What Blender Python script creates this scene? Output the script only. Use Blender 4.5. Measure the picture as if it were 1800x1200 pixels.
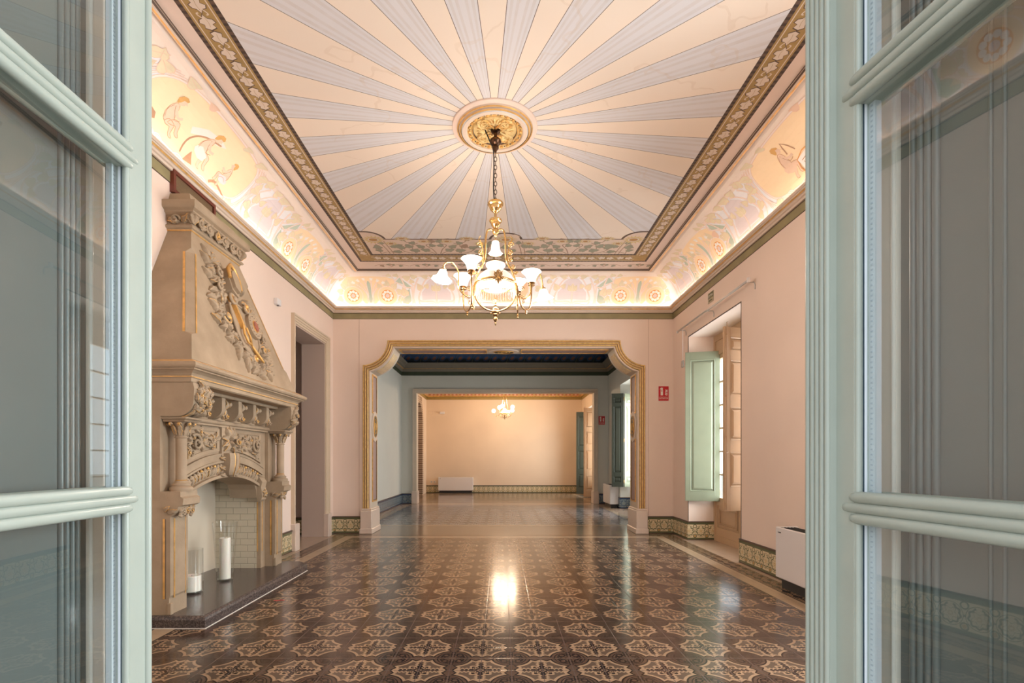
import bpy, math, random
from math import sin, cos, pi, sqrt, atan2
from mathutils import Vector, Matrix
from mathutils.geometry import tessellate_polygon

# ------------------------------------------------------------------ camera, world, exposure
scene = bpy.context.scene
for o in list(bpy.data.objects): bpy.data.objects.remove(o)
HC = 1.4
F = 903.0
cam_d = bpy.data.cameras.new('camera'); cam = bpy.data.objects.new('camera', cam_d)
scene.collection.objects.link(cam); scene.camera = cam
cam.location = (0, 0, HC); cam.rotation_euler = (pi/2, 0, 0)
cam_d.sensor_width = 36; cam_d.lens = F/1800*36
cam_d.shift_x = 18/1800; cam_d.shift_y = 208/1800; cam_d.clip_start = .02
scene.view_settings.view_transform = 'Standard'
scene.view_settings.look = 'None'
scene.view_settings.gamma = 1
scene.view_settings.exposure = EXPOSURE = 0.38
scene.view_settings.use_curve_mapping = False
W = bpy.data.worlds.new('overcast_sky'); scene.world = W; W.use_nodes = True
_bg = W.node_tree.nodes['Background']
_bg.inputs[0].default_value = (0.84, 0.92, 1.0, 1); _bg.inputs[1].default_value = 2.2
# strengths of the lamps the rooms have
LED_STRENGTH = 21
SHADE_STRENGTH = 2.6

col = scene.collection
def area_light(name, loc, rot, sx, sy, power, color, spread=pi):
    d = bpy.data.lights.new(name, 'AREA'); d.shape = 'RECTANGLE'; d.size = sx; d.size_y = sy
    d.energy = power; d.color = color; d.spread = spread
    o = bpy.data.objects.new(name, d); col.objects.link(o); o.location = loc; o.rotation_euler = rot
    return o
def point_light(name, loc, power, color, r=.05):
    d = bpy.data.lights.new(name, 'POINT'); d.energy = power; d.color = color; d.shadow_soft_size = r
    d.specular_factor = .08
    o = bpy.data.objects.new(name, d); col.objects.link(o); o.location = loc; return o
# daylight entering through the window openings (lights sit just outside each pane)
SKYC = (0.90, 0.95, 1.0)
area_light('daylight_far_window', (4.35, 8.0, 1.9), (0, pi/2, 0), 3.0, 1.7, 195, SKYC)
area_light('daylight_near_window', (4.35, 2.6, 1.9), (0, pi/2, 0), 3.0, 1.7, 430, SKYC)
area_light('daylight_blue_room', (4.5, 13.8, 1.9), (0, pi/2, 0), 3.0, 1.6, 210, (.97,.98,1))
area_light('daylight_last_room', (4.5, 19.8, 1.9), (0, pi/2, 0), 3.0, 1.4, 200, SKYC)
area_light('daylight_garden_door', (0, -1.1, 2.2), (-pi/2, 0, 0), 3.0, 3.0, 46, (.82,.91,1))
WARM = (1.0, .72, .47)

# ------------------------------------------------------------------ helpers
def srgb(r, g, b):
    f = lambda c: (c/255/12.92) if c/255 <= .04045 else ((c/255+.055)/1.055)**2.4
    return (f(r), f(g), f(b))
class MB:
    """collects faces with material slots; builds ONE mesh object"""
    def __init__(s): s.v=[]; s.f=[]; s.m=[]; s.mats=[]; s.cur=0; s.sm=[]; s.smooth=False; s.T=None
    def mat(s, m):
        if m not in s.mats: s.mats.append(m)
        s.cur = s.mats.index(m); return s
    def add(s, vs, fs, smooth=None):
        b=len(s.v)
        if s.T is not None: vs=[tuple(s.T@Vector(v)) for v in vs]
        s.v += [tuple(v) for v in vs]
        sm = s.smooth if smooth is None else smooth
        for f in fs: s.f.append([b+i for i in f]); s.m.append(s.cur); s.sm.append(sm)
    def quad(s, a,b,c,d): s.add([a,b,c,d],[(0,1,2,3)])
    def box(s, x0,y0,z0,x1,y1,z1):
        if x0>x1: x0,x1=x1,x0
        if y0>y1: y0,y1=y1,y0
        if z0>z1: z0,z1=z1,z0
        v=[(x0,y0,z0),(x1,y0,z0),(x1,y1,z0),(x0,y1,z0),(x0,y0,z1),(x1,y0,z1),(x1,y1,z1),(x0,y1,z1)]
        s.add(v,[(0,3,2,1),(4,5,6,7),(0,1,5,4),(1,2,6,5),(2,3,7,6),(3,0,4,7)],False)
    def bbox(s, x0,y0,z0,x1,y1,z1,r=.005):
        """bevelled box (chamfered edges)"""
        if x0>x1: x0,x1=x1,x0
        if y0>y1: y0,y1=y1,y0
        if z0>z1: z0,z1=z1,z0
        r=min(r,(x1-x0)/2.01,(y1-y0)/2.01,(z1-z0)/2.01)
        def ring(ix,iz,z): # octagon-ish ring
            a,b,c,d=x0+ix,x1-ix,y0+ix,y1-ix
            q=iz
            return [(a+q,c,z),(b-q,c,z),(b,c+q,z),(b,d-q,z),(b-q,d,z),(a+q,d,z),(a,d-q,z),(a,c+q,z)]
        R=[ring(r,0.0001,z0),ring(0,r,z0+r),ring(0,r,z1-r),ring(r,0.0001,z1)]
        v=[p for g in R for p in g]; f=[]
        for k in range(3):
            for i in range(8):
                j=(i+1)%8; f.append((k*8+i,k*8+j,k*8+8+j,k*8+8+i))
        f.append(tuple(reversed(range(8)))); f.append(tuple(range(24,32)))
        s.add(v,f,False)
    def prism(s, poly, fn, h0, h1, caps=(True,True)):
        """poly: 2D outline; fn(a,b,h)->3D"""
        n=len(poly)
        v=[fn(a,b,h0) for a,b in poly]+[fn(a,b,h1) for a,b in poly]
        f=[(i,(i+1)%n,n+(i+1)%n,n+i) for i in range(n)]
        tri=tessellate_polygon([[Vector((a,b,0)) for a,b in poly]])
        if caps[0]: f+=[tuple(t) for t in tri]
        if caps[1]: f+=[tuple(n+i for i in reversed(t)) for t in tri]
        s.add(v,f,False)
    def lathe(s, prof, c=(0,0,0), seg=24, mats=None, axis='z'):
        """prof: [(r,h)], mats: optional list of material per band"""
        rings=[]
        for r,h in prof:
            rg=[]
            for i in range(seg):
                a=2*pi*i/seg
                if axis=='z': rg.append((c[0]+r*cos(a),c[1]+r*sin(a),c[2]+h))
                elif axis=='x': rg.append((c[0]+h,c[1]+r*cos(a),c[2]+r*sin(a)))
                else: rg.append((c[0]+r*cos(a),c[1]+h,c[2]+r*sin(a)))
            rings.append(rg)
        for k in range(len(prof)-1):
            if mats: s.mat(mats[k])
            v=rings[k]+rings[k+1]
            s.add(v,[(i,(i+1)%seg,seg+(i+1)%seg,seg+i) for i in range(seg)],True)
    def tube(s, pts, r, seg=8, closed=False, cap=True):
        P=[Vector(p) for p in pts]; n=len(P)
        R=r if isinstance(r,(list,tuple)) else [r]*n
        v=[];f=[];up=None
        for i,p in enumerate(P):
            if closed: t=(P[(i+1)%n]-P[i-1])
            else: t=(P[min(i+1,n-1)]-P[max(i-1,0)])
            if t.length<1e-9: t=Vector((0,0,1))
            t.normalize()
            if up is None:
                up=Vector((0,0,1)) if abs(t.z)<.9 else Vector((1,0,0))
            x=up-t*up.dot(t)
            if x.length<1e-6: x=t.orthogonal()
            x.normalize(); y=t.cross(x); up=x
            for k in range(seg):
                a=2*pi*k/seg; v.append(p+(x*cos(a)+y*sin(a))*R[i])
        m=n if closed else n-1
        for i in range(m):
            j=(i+1)%n
            for k in range(seg):
                l=(k+1)%seg; f.append((i*seg+k,i*seg+l,j*seg+l,j*seg+k))
        s.add(v,f,True)
        if cap and not closed:
            s.add(v[:seg],[tuple(reversed(range(seg)))],False); s.add(v[-seg:],[tuple(range(seg))],False)
    def sphere(s, c, r, seg=12, rings=8, sc=(1,1,1)):
        v=[(c[0],c[1],c[2]+r*sc[2])];f=[]
        for i in range(1,rings):
            ph=pi*i/rings
            for k in range(seg):
                a=2*pi*k/seg; v.append((c[0]+r*sc[0]*sin(ph)*cos(a),c[1]+r*sc[1]*sin(ph)*sin(a),c[2]+r*sc[2]*cos(ph)))
        v.append((c[0],c[1],c[2]-r*sc[2]))
        for k in range(seg): f.append((0,1+k,1+(k+1)%seg))
        for i in range(rings-2):
            for k in range(seg):
                a=1+i*seg+k;b=1+i*seg+(k+1)%seg; f.append((a,a+seg,b+seg,b))
        e=len(v)-1;b=1+(rings-2)*seg
        for k in range(seg): f.append((e,b+(k+1)%seg,b+k))
        s.add(v,f,True)
    def sweep(s, path, prof, mats=None, closed=False, frame=None):
        """path: list of positions; frame(i)->(A,B) vectors (mitre included); prof [(a,b)]"""
        n=len(path); rows=[]
        for i,p in enumerate(path):
            A,B=frame(i); p=Vector(p); rows.append([p+A*a+B*b for a,b in prof])
        k=len(prof)
        for j in range(k-1):
            if mats: s.mat(mats[j])
            for i in range(n if closed else n-1):
                q=(i+1)%n
                s.add([rows[i][j],rows[q][j],rows[q][j+1],rows[i][j+1]],[(0,1,2,3)],s.smooth)
    def build(s, name, parent=None, kind=None, local=False, bevel=0):
        me=bpy.data.meshes.new(name)
        off=Vector((0,0,0))
        if parent is not None and not local:
            off=world_loc(parent)
        me.from_pydata([tuple(Vector(v)-off) for v in s.v],[],s.f)
        for m in s.mats: me.materials.append(m)
        me.polygons.foreach_set('material_index', s.m)
        me.polygons.foreach_set('use_smooth', s.sm)
        me.update()
        o=bpy.data.objects.new(name,me); col.objects.link(o)
        if parent is not None: o.parent=parent
        if kind: o['kind']=kind
        if bevel:
            b=o.modifiers.new('bevel','BEVEL'); b.width=bevel; b.segments=2; b.limit_method='ANGLE'
        return o
def world_loc(o):
    v=Vector((0,0,0))
    while o is not None: v+=o.location; o=o.parent
    return v
def empty(name, loc, label, cat, rz=0, group=None):
    o=bpy.data.objects.new(name,None); col.objects.link(o); o.location=loc; o.rotation_euler=(0,0,rz)
    o.empty_display_size=.1; o['label']=label; o['category']=cat
    if group: o['group']=group
    return o
def tag(o,label,cat,group=None):
    o['label']=label; o['category']=cat
    if group: o['group']=group
    return o
def mb(m=None):
    b=MB()
    if m: b.mat(m)
    return b
def catmull(pts, n=8, closed=False):
    P=[Vector(p) for p in pts]; out=[]; N=len(P)
    rng=range(N) if closed else range(N-1)
    for i in rng:
        if closed: a,b,c,d=P[i-1],P[i],P[(i+1)%N],P[(i+2)%N]
        else: a,b,c,d=P[max(i-1,0)],P[i],P[i+1],P[min(i+2,N-1)]
        for k in range(n):
            t=k/n; out.append(.5*((2*b)+(c-a)*t+(2*a-5*b+4*c-d)*t*t+(-a+3*b-3*c+d)*t**3))
    if not closed: out.append(P[-1])
    return out

# ------------------------------------------------------------------ node expressions
class E:
    def __init__(s, nt, v): s.nt=nt; s.v=v
    def _m(s, op, *a, clamp=False):
        n=s.nt.nodes.new('ShaderNodeMath'); n.operation=op; n.use_clamp=clamp
        for i,x in enumerate((s,)+a):
            if isinstance(x,E): x=x.v
            if isinstance(x,(int,float)): n.inputs[i].default_value=x
            else: s.nt.links.new(x,n.inputs[i])
        return E(s.nt,n.outputs[0])
    def __add__(s,o): return s._m('ADD',o)
    __radd__=__add__
    def __sub__(s,o): return s._m('SUBTRACT',o)
    def __rsub__(s,o): return (s*-1)+o
    def __mul__(s,o): return s._m('MULTIPLY',o)
    __rmul__=__mul__
    def __truediv__(s,o): return s._m('DIVIDE',o)
    def abs(s): return s._m('ABSOLUTE')
    def min(s,o): return s._m('MINIMUM',o)
    def max(s,o): return s._m('MAXIMUM',o)
    def pp(s,o=1.0): return s._m('PINGPONG',o)
    def fract(s): return s._m('FRACT')
    def sin(s): return s._m('SINE')
    def cos(s): return s._m('COSINE')
    def sqrt(s): return s._m('SQRT')
    def lt(s,o): return s._m('LESS_THAN',o)
    def gt(s,o): return s._m('GREATER_THAN',o)
    def clamp(s): return s._m('ADD',0.0,clamp=True)
    def atan2(s,o): return s._m('ARCTAN2',o)
def length(a,b): return (a*a+b*b).sqrt()
class Mat:
    def __init__(s, name, color=(.5,.5,.5), rough=.6, metal=0.0, spec=.5, **kw):
        m=s.m=bpy.data.materials.new(name); m.use_nodes=True; s.nt=m.node_tree
        s.b=s.nt.nodes['Principled BSDF']
        s.b.inputs['Base Color'].default_value=(*color,1); s.b.inputs['Roughness'].default_value=rough
        s.b.inputs['Metallic'].default_value=metal; s.b.inputs['Specular IOR Level'].default_value=spec
        s.base=color
        for k,v in kw.items():
            s.b.inputs[k.replace('_',' ')].default_value=v
    def pos(s):
        g=s.nt.nodes.new('ShaderNodeNewGeometry'); x=s.nt.nodes.new('ShaderNodeSeparateXYZ')
        s.nt.links.new(g.outputs['Position'],x.inputs[0])
        return [E(s.nt,x.outputs[i]) for i in range(3)]
    def obj(s):
        g=s.nt.nodes.new('ShaderNodeTexCoord'); x=s.nt.nodes.new('ShaderNodeSeparateXYZ')
        s.nt.links.new(g.outputs['Object'],x.inputs[0])
        return [E(s.nt,x.outputs[i]) for i in range(3)]
    def noise(s, scale=5, detail=3, rough=.5, vec=None, world=True):
        n=s.nt.nodes.new('ShaderNodeTexNoise'); n.inputs['Scale'].default_value=scale
        n.inputs['Detail'].default_value=detail; n.inputs['Roughness'].default_value=rough
        if vec is None:
            g=s.nt.nodes.new('ShaderNodeNewGeometry' if world else 'ShaderNodeTexCoord')
            s.nt.links.new(g.outputs['Position' if world else 'Object'],n.inputs['Vector'])
        else:
            c=s.nt.nodes.new('ShaderNodeCombineXYZ')
            for i,x in enumerate(vec):
                if isinstance(x,E): s.nt.links.new(x.v,c.inputs[i])
                else: c.inputs[i].default_value=x
            s.nt.links.new(c.outputs[0],n.inputs['Vector'])
        return E(s.nt,n.outputs['Fac'])
    def vor(s, scale=5, feature='F1'):
        n=s.nt.nodes.new('ShaderNodeTexVoronoi'); n.inputs['Scale'].default_value=scale; n.feature=feature
        g=s.nt.nodes.new('ShaderNodeNewGeometry'); s.nt.links.new(g.outputs['Position'],n.inputs['Vector'])
        return E(s.nt,n.outputs['Distance'])
    def mix(s, a, b, f):
        n=s.nt.nodes.new('ShaderNodeMix'); n.data_type='RGBA'; n.clamp_factor=True
        for x,i in ((a,6),(b,7)):
            if isinstance(x,tuple): n.inputs[i].default_value=(*x[:3],1)
            else: s.nt.links.new(x,n.inputs[i])
        if isinstance(f,E): s.nt.links.new(f.v,n.inputs[0])
        else: n.inputs[0].default_value=f
        return n.outputs[2]
    def color(s, c):
        if isinstance(c,tuple): s.b.inputs['Base Color'].default_value=(*c,1)
        else: s.nt.links.new(c,s.b.inputs['Base Color'])
        return s
    def rough(s, e): s.nt.links.new(e.v,s.b.inputs['Roughness']); return s
    def bump(s, e, strength=.2, dist=.01):
        n=s.nt.nodes.new('ShaderNodeBump'); n.inputs['Strength'].default_value=strength; n.inputs['Distance'].default_value=dist
        s.nt.links.new(e.v,n.inputs['Height']); s.nt.links.new(n.outputs[0],s.b.inputs['Normal']); return s
def simple(name,color,rough=.6,metal=0,spec=.5,var=0,vscale=6,bump=0,bscale=80,**kw):
    M=Mat(name,color,rough,metal,spec,**kw)
    if var:
        n=M.noise(vscale,4); d=tuple(c*(1-var) for c in color); l=tuple(min(1,c*(1+var)) for c in color)
        M.color(M.mix(d,l,n*1.6-.3))
    if bump: M.bump(M.noise(bscale,3),bump,.004)
    return M.m
# ------------------------------------------------------------------ materials
PINK=simple('painted_plaster_pink',(.84,.68,.58),.75,var=.03,vscale=1.5,bump=.08,bscale=25)
SEAM=simple('plaster_seam',(.60,.44,.36),.8)
BLUEW=simple('painted_plaster_blue',(.68,.675,.61),.7,var=.04,vscale=1.2,bump=.06,bscale=25)
CREAMW=simple('painted_plaster_cream',(.78,.62,.46),.7,var=.04,vscale=1.2,bump=.06,bscale=25)
WHITEP=simple('white_plaster',(.82,.79,.76),.7)
COVE=simple('cove_ground_pale_blue',(.82,.82,.85),.8,var=.03,vscale=3)
COVEP=simple('cove_plain_cream',(.86,.75,.67),.75,var=.02,vscale=2)
SKINP=simple('ceiling_border_pink',(.80,.64,.55),.75,var=.03)
GREENB=simple('olive_painted_band',(.30,.255,.13),.6,var=.18,vscale=5)
DKLINE=simple('dark_brown_line',(.10,.055,.035),.5)
CORN=simple('cornice_cream',(.72,.58,.47),.6,var=.03)
GOLD=simple('gilding',(.74,.43,.14),.42,metal=.55,var=.35,vscale=14,bump=.25,bscale=50)
GOLDF=simple('frame_gilding',(.86,.56,.22),.42,metal=.3,var=.3,vscale=20,bump=.2,bscale=60)
GOLDD=simple('dull_dark_gilding',(.46,.25,.08),.45,metal=.5,var=.3,vscale=14)
GOLDL=simple('gilded_plaster_light',(.86,.62,.30),.5,metal=.45,var=.25,vscale=25,bump=.3,bscale=60)
BRASS=simple('polished_brass',(.78,.52,.22),.22,metal=1,var=.1,vscale=30)
BRASSD=simple('aged_brass',(.36,.22,.10),.3,metal=1,var=.3,vscale=30)
BRONZE=simple('dark_bronze',(.12,.065,.04),.3,metal=1)
BLACKM=simple('black_flex',(.02,.018,.016),.5)
FRAMEC=simple('door_trim_cream',(.66,.52,.38),.45,var=.03)
REVEAL=simple('arch_reveal_cream',(.66,.55,.43),.5,var=.04)
MAUVE=simple('arch_panel_mauve',(.40,.27,.24),.55,var=.06)
DKMED=simple('medallion_dark_green',(.06,.065,.045),.5,var=.3,vscale=40)
PLINTH=simple('plinth_cream_marble',(.72,.58,.48),.3,var=.04,vscale=9)
SHGREEN=simple('shutter_green_paint',(.225,.245,.165),.38,var=.06,vscale=4)
SHGREEND=simple('shutter_dark_green_paint',(.042,.050,.034),.4,var=.08)
SHBROWN=simple('shutter_tan_paint',(.55,.37,.22),.42,var=.03)
DOORGR=simple('glazed_door_sage_paint',(.36,.395,.345),.30,var=.05,vscale=10,bump=.05,bscale=40)
PANELG=simple('shutter_grey_green_paint',(.105,.125,.12),.35,var=.06,vscale=5)
EDGEC=simple('shutter_edge_cream_paint',(.76,.71,.63),.45)
WHITEM=simple('white_powder_coat',(.78,.74,.73),.4)
BLACKP=simple('dark_plastic',(.03,.028,.026),.5)
BLUEP=simple('blue_gasket',(.02,.045,.07),.4)
ALU=simple('spacer_aluminium',(.72,.75,.79),.4,metal=.1)
STEEL=simple('brushed_steel',(.5,.5,.5),.35,metal=1)
REDS=simple('sign_red',(.55,.01,.02),.4)
SIGNW=simple('sign_white',(.85,.80,.72),.5)
SIGNG=simple('sign_olive_green',(.17,.16,.07),.5)
WOODR=simple('red_brown_wood',(.16,.035,.02),.4,var=.3,vscale=20)
GRILLE=simple('grille_cane_mesh',(.10,.065,.035),.6)
WAX=simple('candle_wax',(.92,.87,.78),.5,Subsurface_Weight=.2)
LED=Mat('led_strip',(1,.85,.7)); LED.b.inputs['Emission Color'].default_value=(1,.90,.80,1); LED.b.inputs['Emission Strength'].default_value=LED_STRENGTH; LED=LED.m
def glassmat(name,tint=(1,1,1),rough=0.0,ior=1.5):
    m=Mat(name,tint,rough,spec=.5); m.b.inputs['Transmission Weight'].default_value=1; m.b.inputs['IOR'].default_value=ior; return m.m
GLASS=glassmat('clear_glass',(.97,.99,.985))
def thin_glass(name,tint=(.93,.97,.96),ior=2.0):
    # window pane: mirror-like Fresnel reflection over straight transmission
    m=bpy.data.materials.new(name); m.use_nodes=True; nt=m.node_tree; nt.nodes.remove(nt.nodes['Principled BSDF'])
    out=nt.nodes['Material Output']; fr=nt.nodes.new('ShaderNodeFresnel'); fr.inputs[0].default_value=1.5
    gl=nt.nodes.new('ShaderNodeBsdfGlossy'); gl.inputs['Roughness'].default_value=.012
    tr=nt.nodes.new('ShaderNodeBsdfTransparent'); tr.inputs[0].default_value=(*tint,1)
    mx=nt.nodes.new('ShaderNodeMixShader')
    geo=nt.nodes.new('ShaderNodeNewGeometry')   # same reflectance from both sides
    mr=nt.nodes.new('ShaderNodeMapRange'); nt.links.new(geo.outputs['Backfacing'],mr.inputs[0])
    mr.inputs[3].default_value=ior; mr.inputs[4].default_value=1/ior; nt.links.new(mr.outputs[0],fr.inputs[0])   # strong reflectance: double glazing
    nt.links.new(fr.outputs[0],mx.inputs[0]); nt.links.new(tr.outputs[0],mx.inputs[1]); nt.links.new(gl.outputs[0],mx.inputs[2])
    nt.links.new(mx.outputs[0],out.inputs[0]); return m
PANE=thin_glass('window_pane_glass')
def glow(name,color,strength,base=(.9,.88,.84)):
    m=Mat(name,base,.35); m.b.inputs['Emission Color'].default_value=(*color,1); m.b.inputs['Emission Strength'].default_value=strength
    return m.m
OPAL=glow('lit_opal_glass',(1,.90,.76),SHADE_STRENGTH)
OPALG=glow('lit_opal_globe',(1,.86,.70),.22,(.80,.74,.66))
OPALH=glow('lit_globe_interior',(1,.93,.82),3.5)
VASEG=thin_glass('vase_glass',(.985,.99,.985),1.45)
CRYST=glassmat('crystal_drops',(1,.98,.95),.02)

# --- stone of the fireplace
M=Mat('carved_limestone',(.37,.28,.19),.72)
n1=M.noise(3.5,5,.6); n2=M.noise(55,3,.6)
c=M.mix((.31,.225,.145),(.45,.335,.225),(n1*1.8-.4)); c=M.mix(c,(.24,.16,.10),((n2-.66)*8).clamp()*.35)
M.color(c); M.bump(n2+n1*2,.25,.004); STONE=M.m
M=Mat('granite_hearth',(.05,.04,.04),.2)
n2=M.noise(170,2,.6); n1=M.noise(70,2,.5)
c=M.mix((.055,.042,.040),(.13,.10,.09),((n1-.42)*4).clamp()); c=M.mix(c,(.42,.31,.25),((n2-.62)*12).clamp())
M.color(c); M.bump(n2,.15,.001); GRANITE=M.m
M=Mat('firebox_plaster',(.66,.58,.46),.6); BOXP=M.m
M=Mat('firebox_glazed_brick',(.46,.42,.32),.35)
x,y,z=M.pos()
row=(z/.075); r2=row._m('FLOOR'); off=(r2*.5).fract()*1.0
bu=(x/.17+off).fract(); bv=row.fract()
j=(bu.min(1-bu)*.17).min(bv.min(1-bv)*.075)
M.color(M.mix((.62,.55,.42),(.42,.36,.26),j.lt(.003))); M.bump((j/.006).clamp(),.5,.004); BRICKM=M.m

# --- floor tile field
def tile_field(name, x0, y0, dark, mid, taupe, beige, grout, rough=.15):
    M=Mat(name,rough=rough,spec=.36); X,Y,_=M.pos(); T=.2065
    u=((X-x0)/T).pp(1.0); v=((Y-y0)/T).pp(1.0)
    r=length(u,v)
    def wl(t): # link half-width along t
        b=(1-((t-.80).abs()/.17))
        return b.max(0.0)*.12+.135
    s=(r-.67).min(u-wl(v)).min(v-wl(u))
    p=1-u; q=1-v
    pr=length(p,q); th=p.atan2(q)
    quat=pr-(.34+(th*8).cos()*.05)
    def scr(a,b): # scroll band running along the thin line away from the centre
        w=(b*24).sin().abs()*.075+.022
        lim=b-.66
        return (a-w).max(lim)
    t=quat.min(scr(p,q)).min(scr(q,p))
    c=M.mix(beige,taupe,(s.min(t)).gt(.095))
    c=M.mix(c,dark,t.lt(0.0))
    # beige scrolls in the dark quatrefoil
    ring=((length(p-.13,q-.20)-.05).abs()).min((length(p-.20,q-.13)-.05).abs())
    c=M.mix(c,beige,ring.lt(.016)*quat.lt(-.01))
    c=M.mix(c,beige,((pr-.085).abs()).lt(.02)*((th*4).sin().abs()).gt(.6))
    # outside: roundel and links on dark
    o=s.lt(0.0)
    inner=M.mix(dark,mid,r.lt(.615))
    ringr=((r-.51).abs()).lt(.018)
    inner=M.mix(inner,dark,ringr)
    sc=((length(u-.24,v-.24)-.10).abs()).min((length(u-.10,v-.33)-.06).abs()).min((length(u-.33,v-.10)-.06).abs())
    inner=M.mix(inner,dark,sc.lt(.026)*r.lt(.47))
    inner=M.mix(inner,dark,(((th+0)*0+length(u-.36,v-.2)).min(length(u-.2,v-.36))).lt(.035))
    link=(u-(wl(v)-.06)).min(v-(wl(u)-.06))
    inner=M.mix(inner,mid,link.lt(0.0)*r.gt(.60)*pr.gt(.2))
    dk=((u-.07).min(v-.07)).lt(0.0)*r.gt(.12)*r.lt(.58)
    inner=M.mix(inner,dark,dk*((u.min(v)).gt(.04)))
    c=M.mix(c,inner,o)
    g=(u.min(v)).min(1-u.max(v))
    n=M.noise(2.2,3); c2=M.mix(c,grout,g.lt(.011))
    d=M.nt.nodes.new('ShaderNodeHueSaturation'); M.nt.links.new(c2,d.inputs['Color']); M.nt.links.new((n*.5+.75).v,d.inputs['Value'])
    M.color(d.outputs[0]); 
    hn=M.noise(1.3,2); M.rough(hn*.10+(rough-.05)); 
    M.bump((g/.02).clamp()+M.noise(1.1,2)*.6,.10,.004)
    return M.m
TILE=tile_field('hydraulic_tile_brown',-.348,3.627,(.022,.012,.010),(.092,.054,.036),(.105,.070,.048),(.32,.21,.13),(.10,.07,.065))
TILEB=tile_field('hydraulic_tile_blue_grey',-.348,3.627,(.045,.04,.045),(.12,.12,.14),(.20,.18,.19),(.40,.36,.34),(.10,.10,.12),.14)
TILEC=tile_field('hydraulic_tile_ochre',-.348,3.627,(.07,.05,.04),(.16,.11,.08),(.22,.16,.11),(.34,.25,.16),(.10,.08,.07))
def plain_tile(name,c1,rough=.14):
    M=Mat(name,c1,rough,spec=.4); X,Y,_=M.pos(); T=.2065
    g=((X/T).fract().min((Y/T).fract()))
    n=M.noise(4,4); c=M.mix(tuple(c*.88 for c in c1),tuple(min(1,c*1.1) for c in c1),n)
    M.color(M.mix(c,tuple(c*.6 for c in c1),g.lt(.012))); return M.m
PALE=plain_tile('plain_tile_pink_beige',(.52,.38,.28))
CREAMT=plain_tile('plain_tile_cream',(.46,.335,.22))
DKT=simple('border_line_tile_black',(.025,.018,.016),.2)
def border_mat(name,along,dark,beige):
    M=Mat(name,rough=.18,spec=.4); X,Y,_=M.pos(); T=.2065
    a=(X if along=='x' else Y)/T; b=(Y if along=='x' else X)/T
    u=a.pp(.5); w=(b+.35).pp(.5)
    d=((length(u-.12,w-.18)-.10).abs()).min((length(u-.36,w-.34)-.10).abs()).min((w-.25-(a*2*pi).sin()*.14).abs())
    M.color(M.mix(dark,beige,d.lt(.042))); return M.m
BORDX=border_mat('border_tile_scroll_x','x',(.035,.02,.016),(.27,.17,.10))
BORDY=border_mat('border_tile_scroll_y','y',(.035,.02,.016),(.27,.17,.10))

# --- skirting tile (u runs along either wall direction)
def skirting(name, ground, green, accent, ink):
    M=Mat(name,rough=.25); X,Y,Z=M.pos()
    u=((X+Y)/.206).fract()*.206-.103; v=Z-.155
    r=length(u,v); th=v.atan2(u)
    leaf=((th*9).sin())*.006
    wreath=((r+leaf)-.072).abs().lt(.008)*((th-1.57).abs()).gt(.25)
    ring=((r-.094).abs()).lt(.0028)
    ue=.103-(u.abs()); r2=length(ue,v.abs()-.085)
    c=M.mix(ground,ink,ring)
    c=M.mix(c,green,wreath)
    fl=r-(.046+((th+.31)*5).cos()*.012)
    c=M.mix(c,ink,(fl.abs()).lt(.0022))
    c=M.mix(c,accent,((r-.016).abs()).lt(.006)*(((th*5).sin().abs()).gt(.55)))
    c=M.mix(c,green,((r2-.028).abs()).lt(.006))
    c=M.mix(c,accent,(length(ue,v+.085)).lt(.018))
    c=M.mix(c,green,(length(ue,v)).lt(.009))
    c=M.mix(c,ink,(v.abs()-.117).abs().lt(.003))
    c=M.mix(c,green,(v.abs()).gt(.12))
    c=M.mix(c,ink,v.gt(.149))
    n=M.noise(12,3); c=M.mix(c,ink,(n-.55).clamp()*.5)
    M.color(c); return M.m
SKIRT=skirting('skirting_tile_cream_green',(.72,.59,.37),(.125,.135,.07),(.50,.27,.08),(.17,.13,.07))
SKIRTB=skirting('skirting_tile_blue',(.24,.29,.30),(.035,.07,.14),(.30,.27,.20),(.04,.06,.10))

# --- ceiling rays
RC=(-.07,5.26)
M=Mat('painted_ceiling_rays',rough=.8); X,Y,_=M.pos()
dx=X-RC[0]; dy=Y-RC[1]; r=length(dx,dy); th=dy.atan2(dx)*(180/pi)
k=((th+360)/18).fract()  # 0..1, blue centred on .5
kb=(k-.5).abs()
blue=kb.lt(.258)
st=((kb/.258)*2.5+.5).fract().lt(.5)
dist=(kb-.258).abs()*r*(18*pi/180)
n=M.noise(1.6,4); n2=M.noise(9,4,.65)
cb=M.mix((.70,.67,.68),(.64,.585,.565),st*(n2*1.4).clamp())
cp=M.mix((.86,.735,.62),(.84,.70,.58),n*1.5-.25)
c=M.mix(cp,cb,blue)
c=M.mix(c,(.13,.09,.07),dist.lt(.0026))
stain=((M.noise(.8,4,.5)-.52).abs()).lt(.005)*(M.noise(.9,2)-.46).gt(0.0)
c=M.mix(c,(.62,.46,.32),stain*.3*(n2*1.3).clamp())
M.color(c); RAYS=M.m
def bead_mat(name,along):
    M=Mat(name,rough=.6); X,Y,_=M.pos(); a=(X if along=='x' else Y); u=(a/.055).fract()-.5
    M.color(M.mix((.05,.03,.025),(.12,.072,.05),(u.abs()).lt(.27))); return M.m
BEADX=bead_mat('bead_band_x','x'); BEADY=bead_mat('bead_band_y','y')
IVYG=simple('ivy_band_ochre',(.42,.27,.10),.6,metal=.15,var=.15,vscale=12)
IVYL=simple('ivy_leaf_pale',(.72,.60,.50),.7)
P_STEM=simple('paint_stem_pink',(.86,.74,.69),.8); P_OUT=simple('paint_outline_rust',(.78,.55,.42),.8)
P_LEAF=simple('paint_leaf_olive',(.74,.66,.48),.8,var=.1); P_LOUT=simple('paint_leaf_outline',(.64,.55,.38),.8)
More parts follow.
